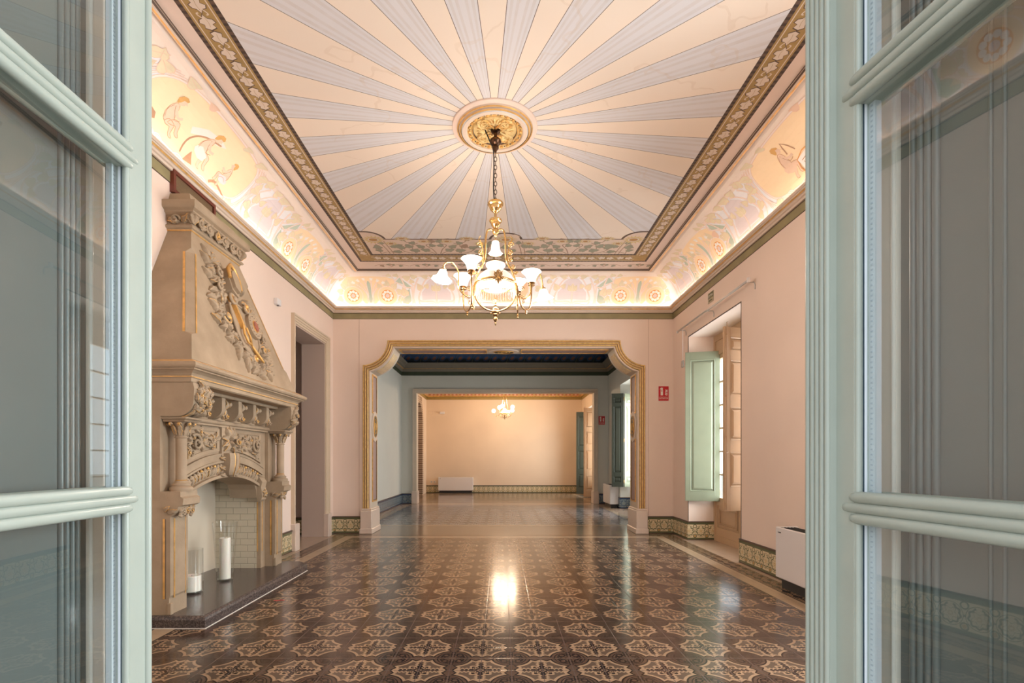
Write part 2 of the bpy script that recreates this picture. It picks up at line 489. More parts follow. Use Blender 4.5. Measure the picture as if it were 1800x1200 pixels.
P_YEL=simple('paint_yellow',(.89,.70,.47),.8,var=.05,vscale=3); P_LIL=simple('paint_lilac',(.72,.65,.67),.8,var=.04)
P_GRN=simple('paint_green',(.48,.56,.47),.8,var=.05); P_ORG=simple('paint_orange',(.78,.36,.11),.8)
P_WHT=simple('paint_white',(.88,.84,.80),.8); P_SKIN=simple('paint_figure_skin',(.78,.57,.43),.8,var=.1,vscale=8)
P_HAIR=simple('paint_figure_hair',(.66,.38,.13),.8); P_BRN=simple('paint_figure_brown',(.48,.27,.16),.8,var=.2,vscale=10)
P_SHEAF=simple('paint_flower_straw',(.72,.56,.30),.8)
S_GND=simple('sunflower_band_ground',(.74,.58,.47),.8,var=.03); S_STEM=simple('sunflower_stem_brown',(.40,.26,.18),.8)
S_LEAF=simple('sunflower_leaf_grey_green',(.34,.32,.23),.8,var=.1); S_PET=simple('sunflower_petal',(.66,.49,.25),.8)
S_CEN=simple('sunflower_centre',(.50,.27,.10),.8); S_VINE=simple('pink_band_vine',(.55,.36,.27),.8)
M=Mat('blue_room_cove',rough=.7); X,Y,Z=M.pos()
u=((X+Y)/.55).pp(.5); v=(Z-4.62)/.3
d=length(u-.25,v*.6)
c=M.mix((.030,.045,.06),(.035,.07,.16),(Z-4.62).gt(0.0)); c=M.mix(c,(.22,.10,.07),d.lt(.10)); c=M.mix(c,(.05,.10,.22),(d-.14).abs().lt(.02)); c=M.mix(c,(.09,.10,.08),(u.lt(.02)))
M.color(c); BCOVE=M.m
BCORN=simple('blue_room_cornice',(.20,.17,.13),.6,var=.06)
BGREEN=simple('blue_room_green_band',(.05,.065,.035),.6,var=.12)
M=Mat('last_room_cove',rough=.7); X,Y,Z=M.pos()
ck=(((X+Y)/.32).fract().gt(.5)); c=M.mix((.52,.34,.14),(.66,.38,.25),ck)
c=M.mix(c,(.45,.15,.06),(Z-4.16).abs().lt(.035)*(((X+Y)/.16).fract().gt(.5))); M.color(c); CCOVE=M.m
CBAND=simple('last_room_ochre_band',(.33,.22,.06),.5,var=.15)
M=Mat('mosaic_arch_border',rough=.5); X,Y,Z=M.pos()
ck=((Z/.08).fract().gt(.5)); c=M.mix((.55,.42,.30),(.14,.07,.05),ck*(((Y+Z)/.05).fract().gt(.35))); M.color(c); MOSA=M.m
M=Mat('leaded_door_pattern',rough=.4); X,Y,Z=M.pos()
ck=((Z/.34).fract().gt(.18)); c=M.mix((.05,.03,.02),(.30,.14,.06),ck*((Y/.14).fract().gt(.3))); M.color(c); LEADD=M.m
THRESH=plain_tile('threshold_stone_brown',(.24,.18,.125))
OUTG=simple('garden_gravel',(.40,.38,.34),.9,var=.2)
# ------------------------------------------------------------------ room shell
XL,XR,YF,YB=-3.22,3.27,.5,9.8      # main room
Y2,Y3=10.34,16.4                   # blue room between Y2 and Y3
Y4,Y5=16.72,21.8                   # last room
XL2,XR2=-3.2,3.4
ZC=4.80
CE=.52; CB=.48; CZ=4.30            # cove ellipse: e half-axis, z half-axis, springing
def wall_x(name,x,thick,y0,y1,z1,holes,m,mrev=None,kind='structure'):
    """wall in plane x (inner face), solid on the outer side; holes=(y0,y1,z0,z1)"""
    b=mb(m); ys=sorted({y0,y1,*[h[0] for h in holes],*[h[1] for h in holes]})
    for a,c in zip(ys[:-1],ys[1:]):
        hs=sorted([h for h in holes if h[0]<=a+1e-6 and h[1]>=c-1e-6],key=lambda h:h[2]); z=0
        for h in hs:
            if h[2]>z+1e-6: b.box(x,a,z,x+thick,c,h[2])
            z=h[3]
        if z<z1: b.box(x,a,z,x+thick,c,z1)
    return b.build(name,kind=kind)
# windows of the right wall: full-height openings
WFAR=(7.02,9.0,0,3.55); WNEAR=(1.55,3.5,0,3.55)
wall_x('wall_right',XR,.50,YF-.6,YB+.54,5.2,[WFAR,WNEAR],PINK)
DLEFT=(7.98,9.36,0,3.52)
FBOX=(4.55,6.20,.02,1.34)
wall_x('wall_left',XL,-.42,YF-.6,YB+.54,5.2,[DLEFT,FBOX],PINK)
# front wall with the garden doorway
b=mb(PINK); b.box(XL,-.05,0,-.86,YF,5.2); b.box(.76,-.05,0,XR,YF,5.2); b.box(-.86,-.05,3.3,.76,YF,5.2); b.build('wall_front',kind='structure')
# back wall with scooped arch opening
AX0,AX1,AZ,AR=-2.65,2.735,3.68,.47   # outer outline of the gilded frame
def arch_path(d, n=14):
    """offset outline d inward, from floor left to floor right (x,z)"""
    R=AR+d; z1=AZ-AR*1.0
    # scoop circle centred on the outer corner (AX0,AZ)
    dz=sqrt(R*R-d*d)
    pts=[(AX0+d,0),(AX0+d,AZ-dz)]
    a0=atan2(-dz,d); a1=atan2(-d,dz)
    for i in range(1,n): 
        a=a0+(a1-a0)*i/n; pts.append((AX0+R*cos(a),AZ+R*sin(a)))
    pts.append((AX0+dz,AZ-d))
    right=[(AX0+AX1-x,z) for x,z in reversed(pts)]
    return pts+right
AD=.15
inner=arch_path(AD)
inner_d=arch_path(AD-.001)
poly=[(XL,0)]+[p for p in inner]+[(XR,0),(XR,5.2),(XL,5.2)]
b=mb(PINK)
b.prism(poly,lambda a,c,h:(a,h,c),YB,YB+.02,caps=(True,False))
b.mat(REVEAL); b.prism([(x,z) for x,z in poly],lambda a,c,h:(a,h,c),YB+.02,Y2-.02,caps=(False,False))
b.mat(BLUEW); b.prism([(x if abs(x)<3 else x*1.06,z) for x,z in poly],lambda a,c,h:(a,h,c),Y2-.02,Y2,caps=(False,True))
b.build('wall_back',kind='structure')
# gilded frame around the arch
D=[0,.006,.018,.030,.038,.050,.060,.074,.082,.094,.104,.118,.126,.150]
H=[0,.030,.044,.034,.022,.034,.056,.046,.030,.042,.064,.054,.036,.036]
MS=[CORN,GOLD,DKLINE,CORN,GOLD,DKLINE,CORN,GOLD,GOLD,CORN]
MS=[CORN,GOLDF,GOLDF,GOLDD,CORN,GOLDF,GOLDF,GOLDD,CORN,GOLDF,GOLDF,GOLDD,CORN]
paths=[arch_path(d) for d in D]
b=mb(CORN)
for k in range(len(D)-1):
    b.mat(MS[k]); A=paths[k];Bp=paths[k+1]
    for i in range(len(A)-1):
        z0=lambda z:max(z,.46)
        b.quad((A[i][0],YB-H[k],z0(A[i][1])),(A[i+1][0],YB-H[k],z0(A[i+1][1])),(Bp[i+1][0],YB-H[k+1],z0(Bp[i+1][1])),(Bp[i][0],YB-H[k+1],z0(Bp[i][1])))
# return to wall at the inner edge
A=paths[-1]
for i in range(len(A)-1):
    b.quad((A[i][0],YB-H[-1],max(.46,A[i][1])),(A[i+1][0],YB-H[-1],max(.46,A[i+1][1])),(A[i+1][0],YB+.001,max(.46,A[i+1][1])),(A[i][0],YB+.001,max(.46,A[i][1])))
b.build('trim_1',kind='structure')
# fluted scoop soffit + gilded panels on the reveals
b=mb(GOLD)
for s in (0,1):
    n=len(inner)//2; arc=inner[1:n]
    if s: arc=[(AX0+AX1-x,z) for x,z in arc]
    arc=arc[2:-2]
    for k in range(8):
        y=YB+.10+k*.045
        b.mat(GOLDL if k%2==0 else CORN)
        b.tube([(x,y,z-.001) for x,z in arc],.013,6)
b.build('trim_2',kind='structure')
def frame_rect(b, fn, a0,c0,a1,c1,w,h,m=None):
    """raised rectangular frame in a plane; fn(a,c,h)"""
    for (p,q,r,t) in ((a0,c0,a1,c0+w),(a0,c1-w,a1,c1),(a0,c0+w,a0+w,c1-w),(a1-w,c0+w,a1,c1-w)):
        b.prism([(p,q),(r,q),(r,t),(p,t)],fn,0,h)
def ell(cx,cy,rx,ry,n=28): return [(cx+rx*cos(2*pi*i/n),cy+ry*sin(2*pi*i/n)) for i in range(n)]
b=mb(MAUVE)
for s,xw in ((1,AX0+AD),(-1,AX1-AD)):
    fn=lambda a,c,h,xw=xw,s=s:(xw+s*(h+.001),a,c)
    for z0,z1 in ((.62,1.78),(2.33,3.02)) :
        b.mat(MAUVE); b.prism([(YB+.13,z0),(Y2-.13,z0),(Y2-.13,z1),(YB+.13,z1)],fn,0,.004)
        b.mat(GOLD); frame_rect(b,fn,YB+.10,z0-.03,Y2-.10,z1+.03,.022,.016)
        b.mat(DKLINE); frame_rect(b,fn,YB+.128,z0-.002,Y2-.128,z1+.002,.010,.010)
    b.mat(CORN); b.prism(ell((YB+Y2)/2,2.05,.20,.30),fn,0,.018)
    b.mat(DKMED); b.prism(ell((YB+Y2)/2,2.05,.13,.20),fn,0,.024)
    b.mat(GOLD); 
    for rx,ry in ((.135,.205),(.09,.14),(.04,.07)):
        b.tube([fn(a,c,.026) for a,c in ell((YB+Y2)/2,2.05,rx,ry)],.008,6,closed=True)
# soffit of the arch
fn=lambda a,c,h:(a,c,AZ-AD-.001-h)
for x0,x1 in ((-1.95,-.32),(.40,2.03)):
    b.mat(MAUVE); b.prism([(x0,YB+.13),(x1,YB+.13),(x1,Y2-.13),(x0,Y2-.13)],fn,0,.004)
    b.mat(GOLD); frame_rect(b,fn,x0-.03,YB+.10,x1+.03,Y2-.10,.02,.016)
b.mat(CORN); b.prism(ell(.04,(YB+Y2)/2,.29,.20),fn,0,.018); b.mat(DKMED); b.prism(ell(.04,(YB+Y2)/2,.19,.13),fn,0,.024)
b.mat(GOLD)
for q in (1,.6,.3): b.tube([fn(a,c,.026) for a,c in ell(.04,(YB+Y2)/2,.195*q,.135*q)],.008,6,closed=True)
b.build('trim_3',kind='structure')
# plinths of the arch
b=mb(PLINTH)
for x0,x1 in ((AX0-.03,AX0+AD+.04),(AX1-AD-.04,AX1+.03)):
    b.bbox(x0,YB-.09,0,x1,Y2+.03,.44,.012); b.bbox(x0-.015,YB-.105,0,x1+.015,Y2+.04,.10,.01)
    b.bbox(x0+.01,YB-.075,.44,x1-.01,Y2+.02,.475,.01)
b.build('trim_4',kind='structure')
# plaster joints on back wall
b=mb(SEAM)
for x in (-2.72,2.80): b.box(x-.003,YB-.004,.34,x+.003,YB+.01,4.10)
b.build('trim_5',kind='structure')

# --- floors
def floor_grid(name,xs,ys,fm,z=0):
    b=mb(); 
    for i in range(len(xs)-1):
        for j in range(len(ys)-1):
            m=fm(i,j); b.mat(m)
            b.quad((xs[i],ys[j],z),(xs[i+1],ys[j],z),(xs[i+1],ys[j+1],z),(xs[i],ys[j+1],z))
    return b
xs=[XL-.9,-3.10,-2.885,-2.87,-2.70,-2.685,2.77,2.785,2.95,2.965,3.18,XR+.62]
ys=[-.05,.62,.835,.85,1.01,1.025,9.24,9.255,9.42,9.435,9.62,Y2+.35]
def fm(i,j):
    if j==10: return THRESH
    kx=min(i,10-i); ky=min(j,10-j); k=min(kx,ky)
    if k==0: return PALE
    if k==1: return BORDX if ky==1 else BORDY
    if k in(2,4): return DKT
    if k==3: return CREAMT
    return TILE
b=floor_grid('floor',xs,ys,fm); b.mat(CREAMT)
b.add([(x,y,-.12) for x,y in ((xs[0],ys[0]),(xs[-1],ys[0]),(xs[-1],ys[-1]),(xs[0],ys[-1]))],[(3,2,1,0)])
for p,q in (((xs[0],ys[0]),(xs[-1],ys[0])),((xs[-1],ys[0]),(xs[-1],ys[-1])),((xs[-1],ys[-1]),(xs[0],ys[-1])),((xs[0],ys[-1]),(xs[0],ys[0]))):
    b.quad((*p,-.12),(*q,-.12),(*q,0),(*p,0))
b.build('floor',kind='structure')
xs=[XL2-.5,-3.0,-2.85,2.95,3.10,XR2+.55]; ys=[Y2+.35,10.95,11.10,15.85,16.0,Y4-.02]
b=floor_grid('floor',xs,ys,lambda i,j:THRESH if j==0 else [PALE,CREAMT,TILEB][min(i,4-i,j,4-j)]); b.build('floor',kind='structure')
xs=[XL2-.6,-2.9,-2.75,2.9,3.05,XR2+.6]; ys=[Y4-.02,17.2,17.35,21.2,21.35,Y5+.1]
b=floor_grid('floor',xs,ys,lambda i,j:[TILEC,CREAMT,TILEC][min(i,4-i,j,4-j)]); b.build('floor',kind='structure')

# --- ceiling of the main room, flat painted field with bands
GX0,GX1,GY0,GY1=XL+.64,XR-.64,YF+.64,YB-.64     # inside edge of the cove = gold moulding
def rect_bands(z):
    # cell boundaries: (pink)(bead)(ivy)(bead)[rays];  wider pink + sunflower at both ends
    xs=[GX0,GX0+.15,GX0+.188,GX0+.405,GX0+.445,GX1-.445,GX1-.405,GX1-.188,GX1-.15,GX1]
    ys=[GY0,GY0+.34,GY0+.38,GY0+.62,GY0+.665,GY0+1.245,GY1-1.245,GY1-.665,GY1-.62,GY1-.38,GY1-.34,GY1]
    return xs,ys
xs,ys=rect_bands(ZC); CXS,CYS=xs,ys
def cm(i,j):
    kx=min(i,8-i); ky=min(j,10-j)
    if kx==0 or ky==0: return SKINP
    if kx==1 or ky==1: return BEADX if (ky==1 and kx>=1) else BEADY
    if kx==2 or ky==2: return IVYG
    if kx==3 or ky==3: return BEADX if (ky==3 and kx>=3) else BEADY
    if ky==4: return S_GND
    return RAYS
b=floor_grid('ceiling',xs,ys,cm,ZC)
b.build('ceiling',kind='structure')
# structural slab above everything
b=mb(WHITEP); b.box(XL-.5,-.1,5.2,XR+.6,Y2,5.3); b.box(XL2-.5,Y2,5.2,XR2+.6,Y5+.5,5.3); b.build('ceiling',kind='structure')

# --- cove + cornice, swept around the room as rings
def ring_sweep(b,x0,x1,y0,y1,prof,mats,smooth=False):
    for k in range(len(prof)-1):
        (e0,z0),(e1,z1)=prof[k],prof[k+1]; b.mat(mats[k] if isinstance(mats,list) else mats)
        c0=[(x0+e0,y0+e0,z0),(x1-e0,y0+e0,z0),(x1-e0,y1-e0,z0),(x0+e0,y1-e0,z0)]
        c1=[(x0+e1,y0+e1,z1),(x1-e1,y0+e1,z1),(x1-e1,y1-e1,z1),(x0+e1,y1-e1,z1)]
        for i in range(4):
            j=(i+1)%4; b.add([c0[i],c0[j],c1[j],c1[i]],[(3,2,1,0)],smooth)
NF=14
def cove_pt(t):
    """t 0..1 -> (e,z, ne, nz)"""
    ph=t*pi/2; return (.02+CE*(1-cos(ph)),CZ+CB*sin(ph),cos(ph),-sin(ph))
cp=[cove_pt(i/NF)[:2] for i in range(NF+1)]
prof=[(0,4.30)]+cp+[(.575,ZC),(.575,ZC-.0)]
TP=.80  # painted up to this t
mats=[COVE]+[COVE if (i+1)/NF<=TP+.01 else COVEP for i in range(NF)]+[COVEP,COVEP]
b=mb(); ring_sweep(b,XL,XR,YF,YB,prof,mats); COVEOBJ=b.build('ceiling',kind='structure')
# gold moulding at the edge of the flat ceiling
prof=[(.575,ZC),(.575,ZC-.012),(.590,ZC-.016),(.600,ZC-.030),(.622,ZC-.036),(.640,ZC-.030),(.650,ZC-.014),(.655,ZC-.014),(.662,ZC-.004),(.662,ZC+.001)]
b=mb(); ring_sweep(b,XL,XR,YF,YB,prof,[CORN,CORN,GOLDD,GOLD,CORN,DKLINE,CORN,DKLINE,CORN]); b.build('trim_6',kind='structure')
# cornice below the cove (carries the led trough)
prof=[(0,4.085),(.004,4.085),(.004,4.092),(.006,4.092),(.006,4.192),(.010,4.192),(.010,4.20),(.028,4.20),(.034,4.222),(.050,4.228),(.058,4.244),(.070,4.248),(.080,4.262),(.080,4.272),(.098,4.276),(.104,4.290),(.104,4.305),(.092,4.305),(.085,4.262),(0,4.262)]
ms=[DKLINE,DKLINE,DKLINE,GREENB,DKLINE,DKLINE,CORN,CORN,CORN,CORN,CORN,GOLD,GOLD,CORN,CORN,CORN,CORN,CORN,CORN]
b=mb(); ring_sweep(b,XL,XR,YF,YB,prof,ms); b.build('trim_7',kind='structure')
# led strips lying in the trough
zt=4.268
for (x0,y0,x1,y1),w_ in (((XL+.05,YF+.1,XL+.064,YB-.1),'left wall, above the fireplace'),((XR-.064,YF+.1,XR-.05,YB-.1),'right wall, above the windows'),((XL+.1,YB-.064,XR-.1,YB-.05),'back wall, above the gilded arch'),((XL+.1,YF+.05,XR-.1,YF+.064),'front wall behind the camera')):
    b=mb(LED); b.box(x0,y0,zt,x1,y1,zt+.006)
    tag(b.build('led_strip'),'hidden warm light strip on the cornice of the '+w_,'light strip')

# --- skirting
def skirt(b,p,q,m,h=.31,t=.018):
    """p->q along a wall; inner side to the left of the direction"""
    p=Vector((*p,0)); q=Vector((*q,0)); d=(q-p).normalized(); nrm=Vector((-d.y,d.x,0))
    def strip(z0,z1,t,m):
        b.mat(m); a=p+nrm*t; c=q+nrm*t
        v=[(p.x,p.y,z0),(q.x,q.y,z0),(c.x,c.y,z0),(a.x,a.y,z0),(p.x,p.y,z1),(q.x,q.y,z1),(c.x,c.y,z1),(a.x,a.y,z1)]
        b.add(v,[(0,3,2,1),(4,5,6,7),(0,1,5,4),(1,2,6,5),(2,3,7,6),(3,0,4,7)])
    strip(0,h,t,m); strip(h,h+.016,t+.010,DKLINE); strip(0,.012,t+.004,DKLINE)
def skirting_obj(name,segs,m):
    b=mb()
    for p,q in segs: skirt(b,p,q,m)
    return b.build(name,kind='structure')
xf=XR+.46
skirting_obj('baseboard_right',[((XR,YF),(XR,WNEAR[0])),((XR,WNEAR[1]),(XR,WFAR[0])),((XR,WFAR[1]),(XR,YB)),
   ((xf,WFAR[1]),(XR-.02,WFAR[1])),((XR-.02,WFAR[0]),(xf,WFAR[0])),((xf,WNEAR[1]),(XR-.02,WNEAR[1])),((XR-.02,WNEAR[0]),(xf,WNEAR[0]))],SKIRT)
skirting_obj('baseboard_back',[((XR,YB),(AX1+.03,YB)),((AX0-.03,YB),(XL,YB))],SKIRT)
skirting_obj('baseboard_left',[((XL,YB),(XL,9.50)),((XL,7.84),(XL,6.62)),((XL,4.2),(XL,YF))],SKIRT)
skirting_obj('baseboard_front',[((XL,YF),(-.95,YF)),((.85,YF),(XR,YF))],SKIRT)
skirting_obj('baseboard_passage',[((XL-.42,9.62),(XL-2.4,9.62))],SKIRT)

# --- side doorway in left wall with its passage
b=mb(simple('passage_plaster',(.60,.47,.40),.75))
b.box(XL-2.4,9.62,0,XL-.42,9.7,4.0)      # far side wall of the passage
b.box(XL-2.5,7.3,0,XL-2.4,9.7,4.0); b.box(XL-2.4,7.2,0,XL-.42,7.3,4.0)
b.build('wall_passage',kind='structure')
b=mb(WHITEP); b.box(XL-2.5,7.2,3.9,XL-.42,9.7,4.0); b.build('ceiling',kind='structure')
b=floor_grid('floor',[XL-2.5,XL-.9],[7.2,9.7],lambda i,j:TILE); b.build('floor',kind='structure')
def casing(name,x,y0,y1,z1,w=.13,m=FRAMEC,side=1,depth=.42,lining=None):
    """moulded casing around an opening in a wall plane x; side=+1 faces +x"""
    b=mb(m); s=side
    prof=[(0,0),(0,.018),(.03,.018),(.036,.030),(.062,.030),(.068,.042),(.098,.042),(.104,.055),(w,.055),(w,0)]
    # outline inner edge; profile a measured outward from (opening edge - ) : reversed so thick on outer side
    path=[(y0,.42),(y0,z1),(y1,z1),(y1,.42)]
    sg=[(-1,0),(-1,1),(1,1),(1,0)]
    for k in range(len(prof)-1):
        for i in range(3):
            q=[]
            for (ii,kk) in ((i,k),(i+1,k),(i+1,k+1),(i,k+1)):
                yy=path[ii][0]+sg[ii][0]*prof[kk][0]; zz=path[ii][1]+(prof[kk][0] if ii in(1,2) else 0)
                q.append((x+s*prof[kk][1],yy,zz))
            b.quad(*q)
    # lining of the opening
    if lining is None: lining=m
    b.mat(lining)
    b.box(x-s*depth,y0-.0,0,x+s*.002,y0+.02,z1); b.box(x-s*depth,y1-.02,0,x+s*.002,y1,z1); b.box(x-s*depth,y0+.02,z1-.02,x+s*.002,y1-.02,z1)
    b.mat(PLINTH)
    for a,c in ((y0-w-.015,y0+.025),(y1-.025,y1+w+.015)):
        b.bbox(x-.02,a,0,x+s*.075,c,.42,.008)
    return b.build(name,kind='structure')
casing('door_1',XL,DLEFT[0],DLEFT[1],DLEFT[3],lining=simple('passage_reveal',(.56,.44,.37),.6))

# --- blue room
BHOLE=(12.9,14.75,0,3.55)
wall_x('wall_right',XR2,.50,Y2,Y3+.32,5.2,[BHOLE],BLUEW)
wall_x('wall_left',XL2,-.3,Y2,Y3+.32,5.2,[],BLUEW)
OX0,OX1,OZ=-2.72,2.94,3.54
def cross_wall(name,y0,y1,x0,x1,hx0,hx1,hz,mf,mbk,mr,z1=5.2):
    b=mb(mf)
    poly=[(x0,0),(hx0,0),(hx0,hz),(hx1,hz),(hx1,0),(x1,0),(x1,z1),(x0,z1)]
    b.prism(poly,lambda a,c,h:(a,h,c),y0,y0+.01,caps=(True,False)); b.mat(mr); b.prism(poly,lambda a,c,h:(a,h,c),y0+.01,y1-.01,caps=(False,False))
    b.mat(mbk); b.prism(poly,lambda a,c,h:(a,h,c),y1-.01,y1,caps=(False,True)); return b.build(name,kind='structure')
cross_wall('wall_middle',Y3,Y4,XL2,XR2,OX0,OX1,OZ,BLUEW,CREAMW,REVEAL)
def casing_y(name,y,x0,x1,z1,w=.12,m=REVEAL):
    b=mb(m)
    for a,h in ((0,.03),(.04,.045),(.085,.06)):
        for (p,q,r,t) in ((x0-w,.40,x0-a,z1+a),(x1+a,.40,x1+w,z1+a),(x0-w,z1+a,x1+w,z1+w)):
            b.box(p,y-h,q,r,y+.001,t)
    b.mat(PLINTH)
    for p,q in ((x0-w-.03,x0+.03),(x1-.03,x1+w+.03)): b.bbox(p,y-.09,0,q,Y4+.02,.40,.01)
    return b.build(name,kind='structure')
casing_y('door_2',Y3,OX0,OX1,OZ)
skirting_obj('baseboard_left',[((XL2,Y3),(XL2,Y2))],SKIRTB)
skirting_obj('baseboard_right',[((XR2,Y2),(XR2,BHOLE[0])),((XR2,BHOLE[1]),(XR2,Y3)),((XR2+.46,BHOLE[1]),(XR2-.02,BHOLE[1]))],SKIRTB)
skirting_obj('baseboard_middle',[((OX0-.15,Y3),(XL2,Y3)),((XR2,Y3),(OX1+.15,Y3))],SKIRTB)
prof=[(0,4.09),(.01,4.09),(.01,4.21),(.03,4.22),(.06,4.29),(.09,4.30),(.10,4.32),(.13,4.33),(.16,4.39),(.22,4.42),(.24,4.46),(.16,4.46)]
ms=[DKLINE,BGREEN,BCORN,BCORN,GOLD,BCORN,BCORN,BCORN,BCORN,BCORN,BCORN]
b=mb(); ring_sweep(b,XL2,XR2,Y2,Y3,prof,ms)
cv=[(.05,4.46)]+[(.05+.5*(1-cos(a*pi/16)),4.46+.4*sin(a*pi/16)) for a in range(1,9)]+[(3.02,4.86)]
ring_sweep(b,XL2,XR2,Y2,Y3,cv,[BCOVE]*8+[simple('blue_room_ceiling',(.35,.36,.36),.7)]); b.build('trim_8',kind='structure')
# --- last room
CHOLE=(19.0,21.1,0,3.45)
wall_x('wall_right',XR2,.50,Y4,Y5+.2,5.2,[CHOLE],CREAMW)
wall_x('wall_left',XL2,-.5,Y4,Y5+.2,5.2,[(19.0,20.6,0,3.9)],CREAMW)
b=mb(CREAMW); b.box(XL2,Y5,0,XR2,Y5+.2,5.2); b.build('wall_back',kind='structure')
skirting_obj('baseboard_back',[((XR2,Y5),(XL2,Y5))],SKIRT)
skirting_obj('baseboard_right',[((XR2,CHOLE[1]),(XR2,Y5))],SKIRT)
prof=[(0,3.95),(.01,3.95),(.01,4.05),(.05,4.07),(.08,4.11)]+[(.08+.4*(1-cos(a*pi/16)),4.11+.5*sin(a*pi/16)) for a in range(1,9)]+[(2.5,4.61)]
b=mb(); ring_sweep(b,XL2,XR2,Y4,Y5,prof,[DKLINE,CBAND,CBAND,GOLD]+[CCOVE]*8+[CREAMW]); b.build('trim_9',kind='structure')
# arched mosaic door of the last room's left wall
b=mb(MOSA); n=18; y0,y1=19.0,20.6; yc=(y0+y1)/2; zs=2.9
def ar(r): return [(yc-r,0),(yc-r,zs)]+[(yc-r*cos(a*pi/n),zs+r*sin(a*pi/n)*1.0) for a in range(1,n)]+[(yc+r,zs),(yc+r,0)]
o,i_=ar(.98),ar(.72)
for k in range(len(o)-1):
    for h0,A,Bp in ((.03,o,i_),):
        b.quad((XL2+.03,*o[k]),(XL2+.03,*o[k+1]),(XL2+.03,*i_[k+1]),(XL2+.03,*i_[k]))
    b.quad((XL2,*o[k]),(XL2,*o[k+1]),(XL2+.03,*o[k+1]),(XL2+.03,*o[k]))
    b.quad((XL2+.03,*i_[k]),(XL2+.03,*i_[k+1]),(XL2-.45,*i_[k+1]),(XL2-.45,*i_[k]))
b.mat(LEADD); b.box(XL2-.50,y0,0,XL2-.45,y1,3.9)
b.mat(WHITEP); b.box(XL2-.46,y0,2.9,XL2-.44,y1,3.9)
b.build('door_3',kind='structure')
# garden outside
b=mb(OUTG); b.quad((-40,-40,-.15),(60,-40,-.15),(60,60,-.15),(-40,60,-.15)); b.build('ground',kind='structure')
# ------------------------------------------------------------------ relief carving helpers
rnd=random.Random(7)
def leaf(b,fn,x,y,ang,L,W,H=.03,curl=.4,n=12,gold=.4,m=None,lob=3,h0=0):
    """curled acanthus leaf in relief; some of its rims carry a thin gilt line"""
    m=m or STONE; pts=[];a=ang;cx,cy=x,y
    for i in range(n+1):
        t=i/n; w=W*.5*(sin(pi*min(1,.12+.88*t)**.8)+.06)*(.80+.20*cos(t*lob*2*pi))
        if i==n: w=.001
        hh=h0+H*(.30+.70*sin(pi*min(t,.96))); 
        px,py=-sin(a),cos(a)
        pts.append([fn(cx-px*w,cy-py*w,h0*.5),fn(cx-px*w*.86,cy-py*w*.86,hh*.85),fn(cx-px*w*.5,cy-py*w*.5,hh),fn(cx,cy,hh*.62),fn(cx+px*w*.5,cy+py*w*.5,hh),fn(cx+px*w*.86,cy+py*w*.86,hh*.85),fn(cx+px*w,cy+py*w,h0*.5)])
        cx+=cos(a)*L/n; cy+=sin(a)*L/n; a+=curl/n
    v=[p for r in pts for p in r]
    b.mat(m); b.add(v,[(i*7+k,i*7+k+1,(i+1)*7+k+1,(i+1)*7+k) for i in range(n) for k in range(6)],True)
    for k in (1,5):
        if rnd.random()<gold*.8:
            i0=rnd.randint(0,n//3); b.mat(GOLD); b.tube([pts[i][k] for i in range(i0,n+1)],max(.0022,min(.004,W*.05)),5,cap=False)
def scroll(b,fn,x,y,R,a0,turns=1.4,hand=1,r0=.012,h=.02,m=None,gold=.3,n=22):
    pts=[];rr=[]
    for i in range(n+1):
        t=i/n; a=a0+hand*t*turns*2*pi; r=R*(1-.82*t)
        pts.append(fn(x+r*cos(a),y+r*sin(a),h*(1+.5*t))); rr.append(r0*(1-.35*t))
    gd=rnd.random()<gold; b.mat(m or STONE); b.tube(pts,rr,8)
    if gd: b.mat(GOLD); b.tube([fn(x+(R*(1-.82*i/n))*cos(a0+hand*i/n*turns*2*pi),y+(R*(1-.82*i/n))*sin(a0+hand*i/n*turns*2*pi),h*(1+.5*i/n)+rr[i]*.8) for i in range(n+1)],r0*.35,5)
    b.sphere(pts[-1],r0*1.2,8,5)
def vine(b,fn,pts,r=.008,h=.015,m=None,gold=.3,nn=6):
    P=catmull([(p[0],p[1],0) for p in pts],nn)
    b.mat(GOLD if rnd.random()<gold else (m or STONE)); b.tube([fn(p.x,p.y,h) for p in P],r,6)
def foliage(b,fn,x0,y0,x1,y1,step,L,W,H=.03,inside=None,gold=.4,base=None,scr=.5,m=None):
    y=y0+step/2
    while y<y1:
        x=x0+step/2
        while x<x1:
            px,py=x+rnd.uniform(-.2,.2)*step,y+rnd.uniform(-.2,.2)*step
            if inside is None or inside(px,py):
                if rnd.random()<scr:
                    scroll(b,fn,px,py,step*.5,rnd.uniform(0,6.3),1.3,rnd.choice((-1,1)),step*.11,H*.6,m,gold)
                for _ in range(3): leaf(b,fn,px,py,rnd.uniform(0,6.3),L*rnd.uniform(.7,1.1),W,H*rnd.uniform(.7,1.2),rnd.uniform(-1.3,1.3),gold=gold,m=m)
            x+=step
        y+=step
# ------------------------------------------------------------------ the fireplace
YC=5.40
fp=empty('fireplace',(-2.9,YC,0),'monumental carved stone fireplace with tall tapering hood against the left wall','fireplace')
def mir(y): return 2*YC-y
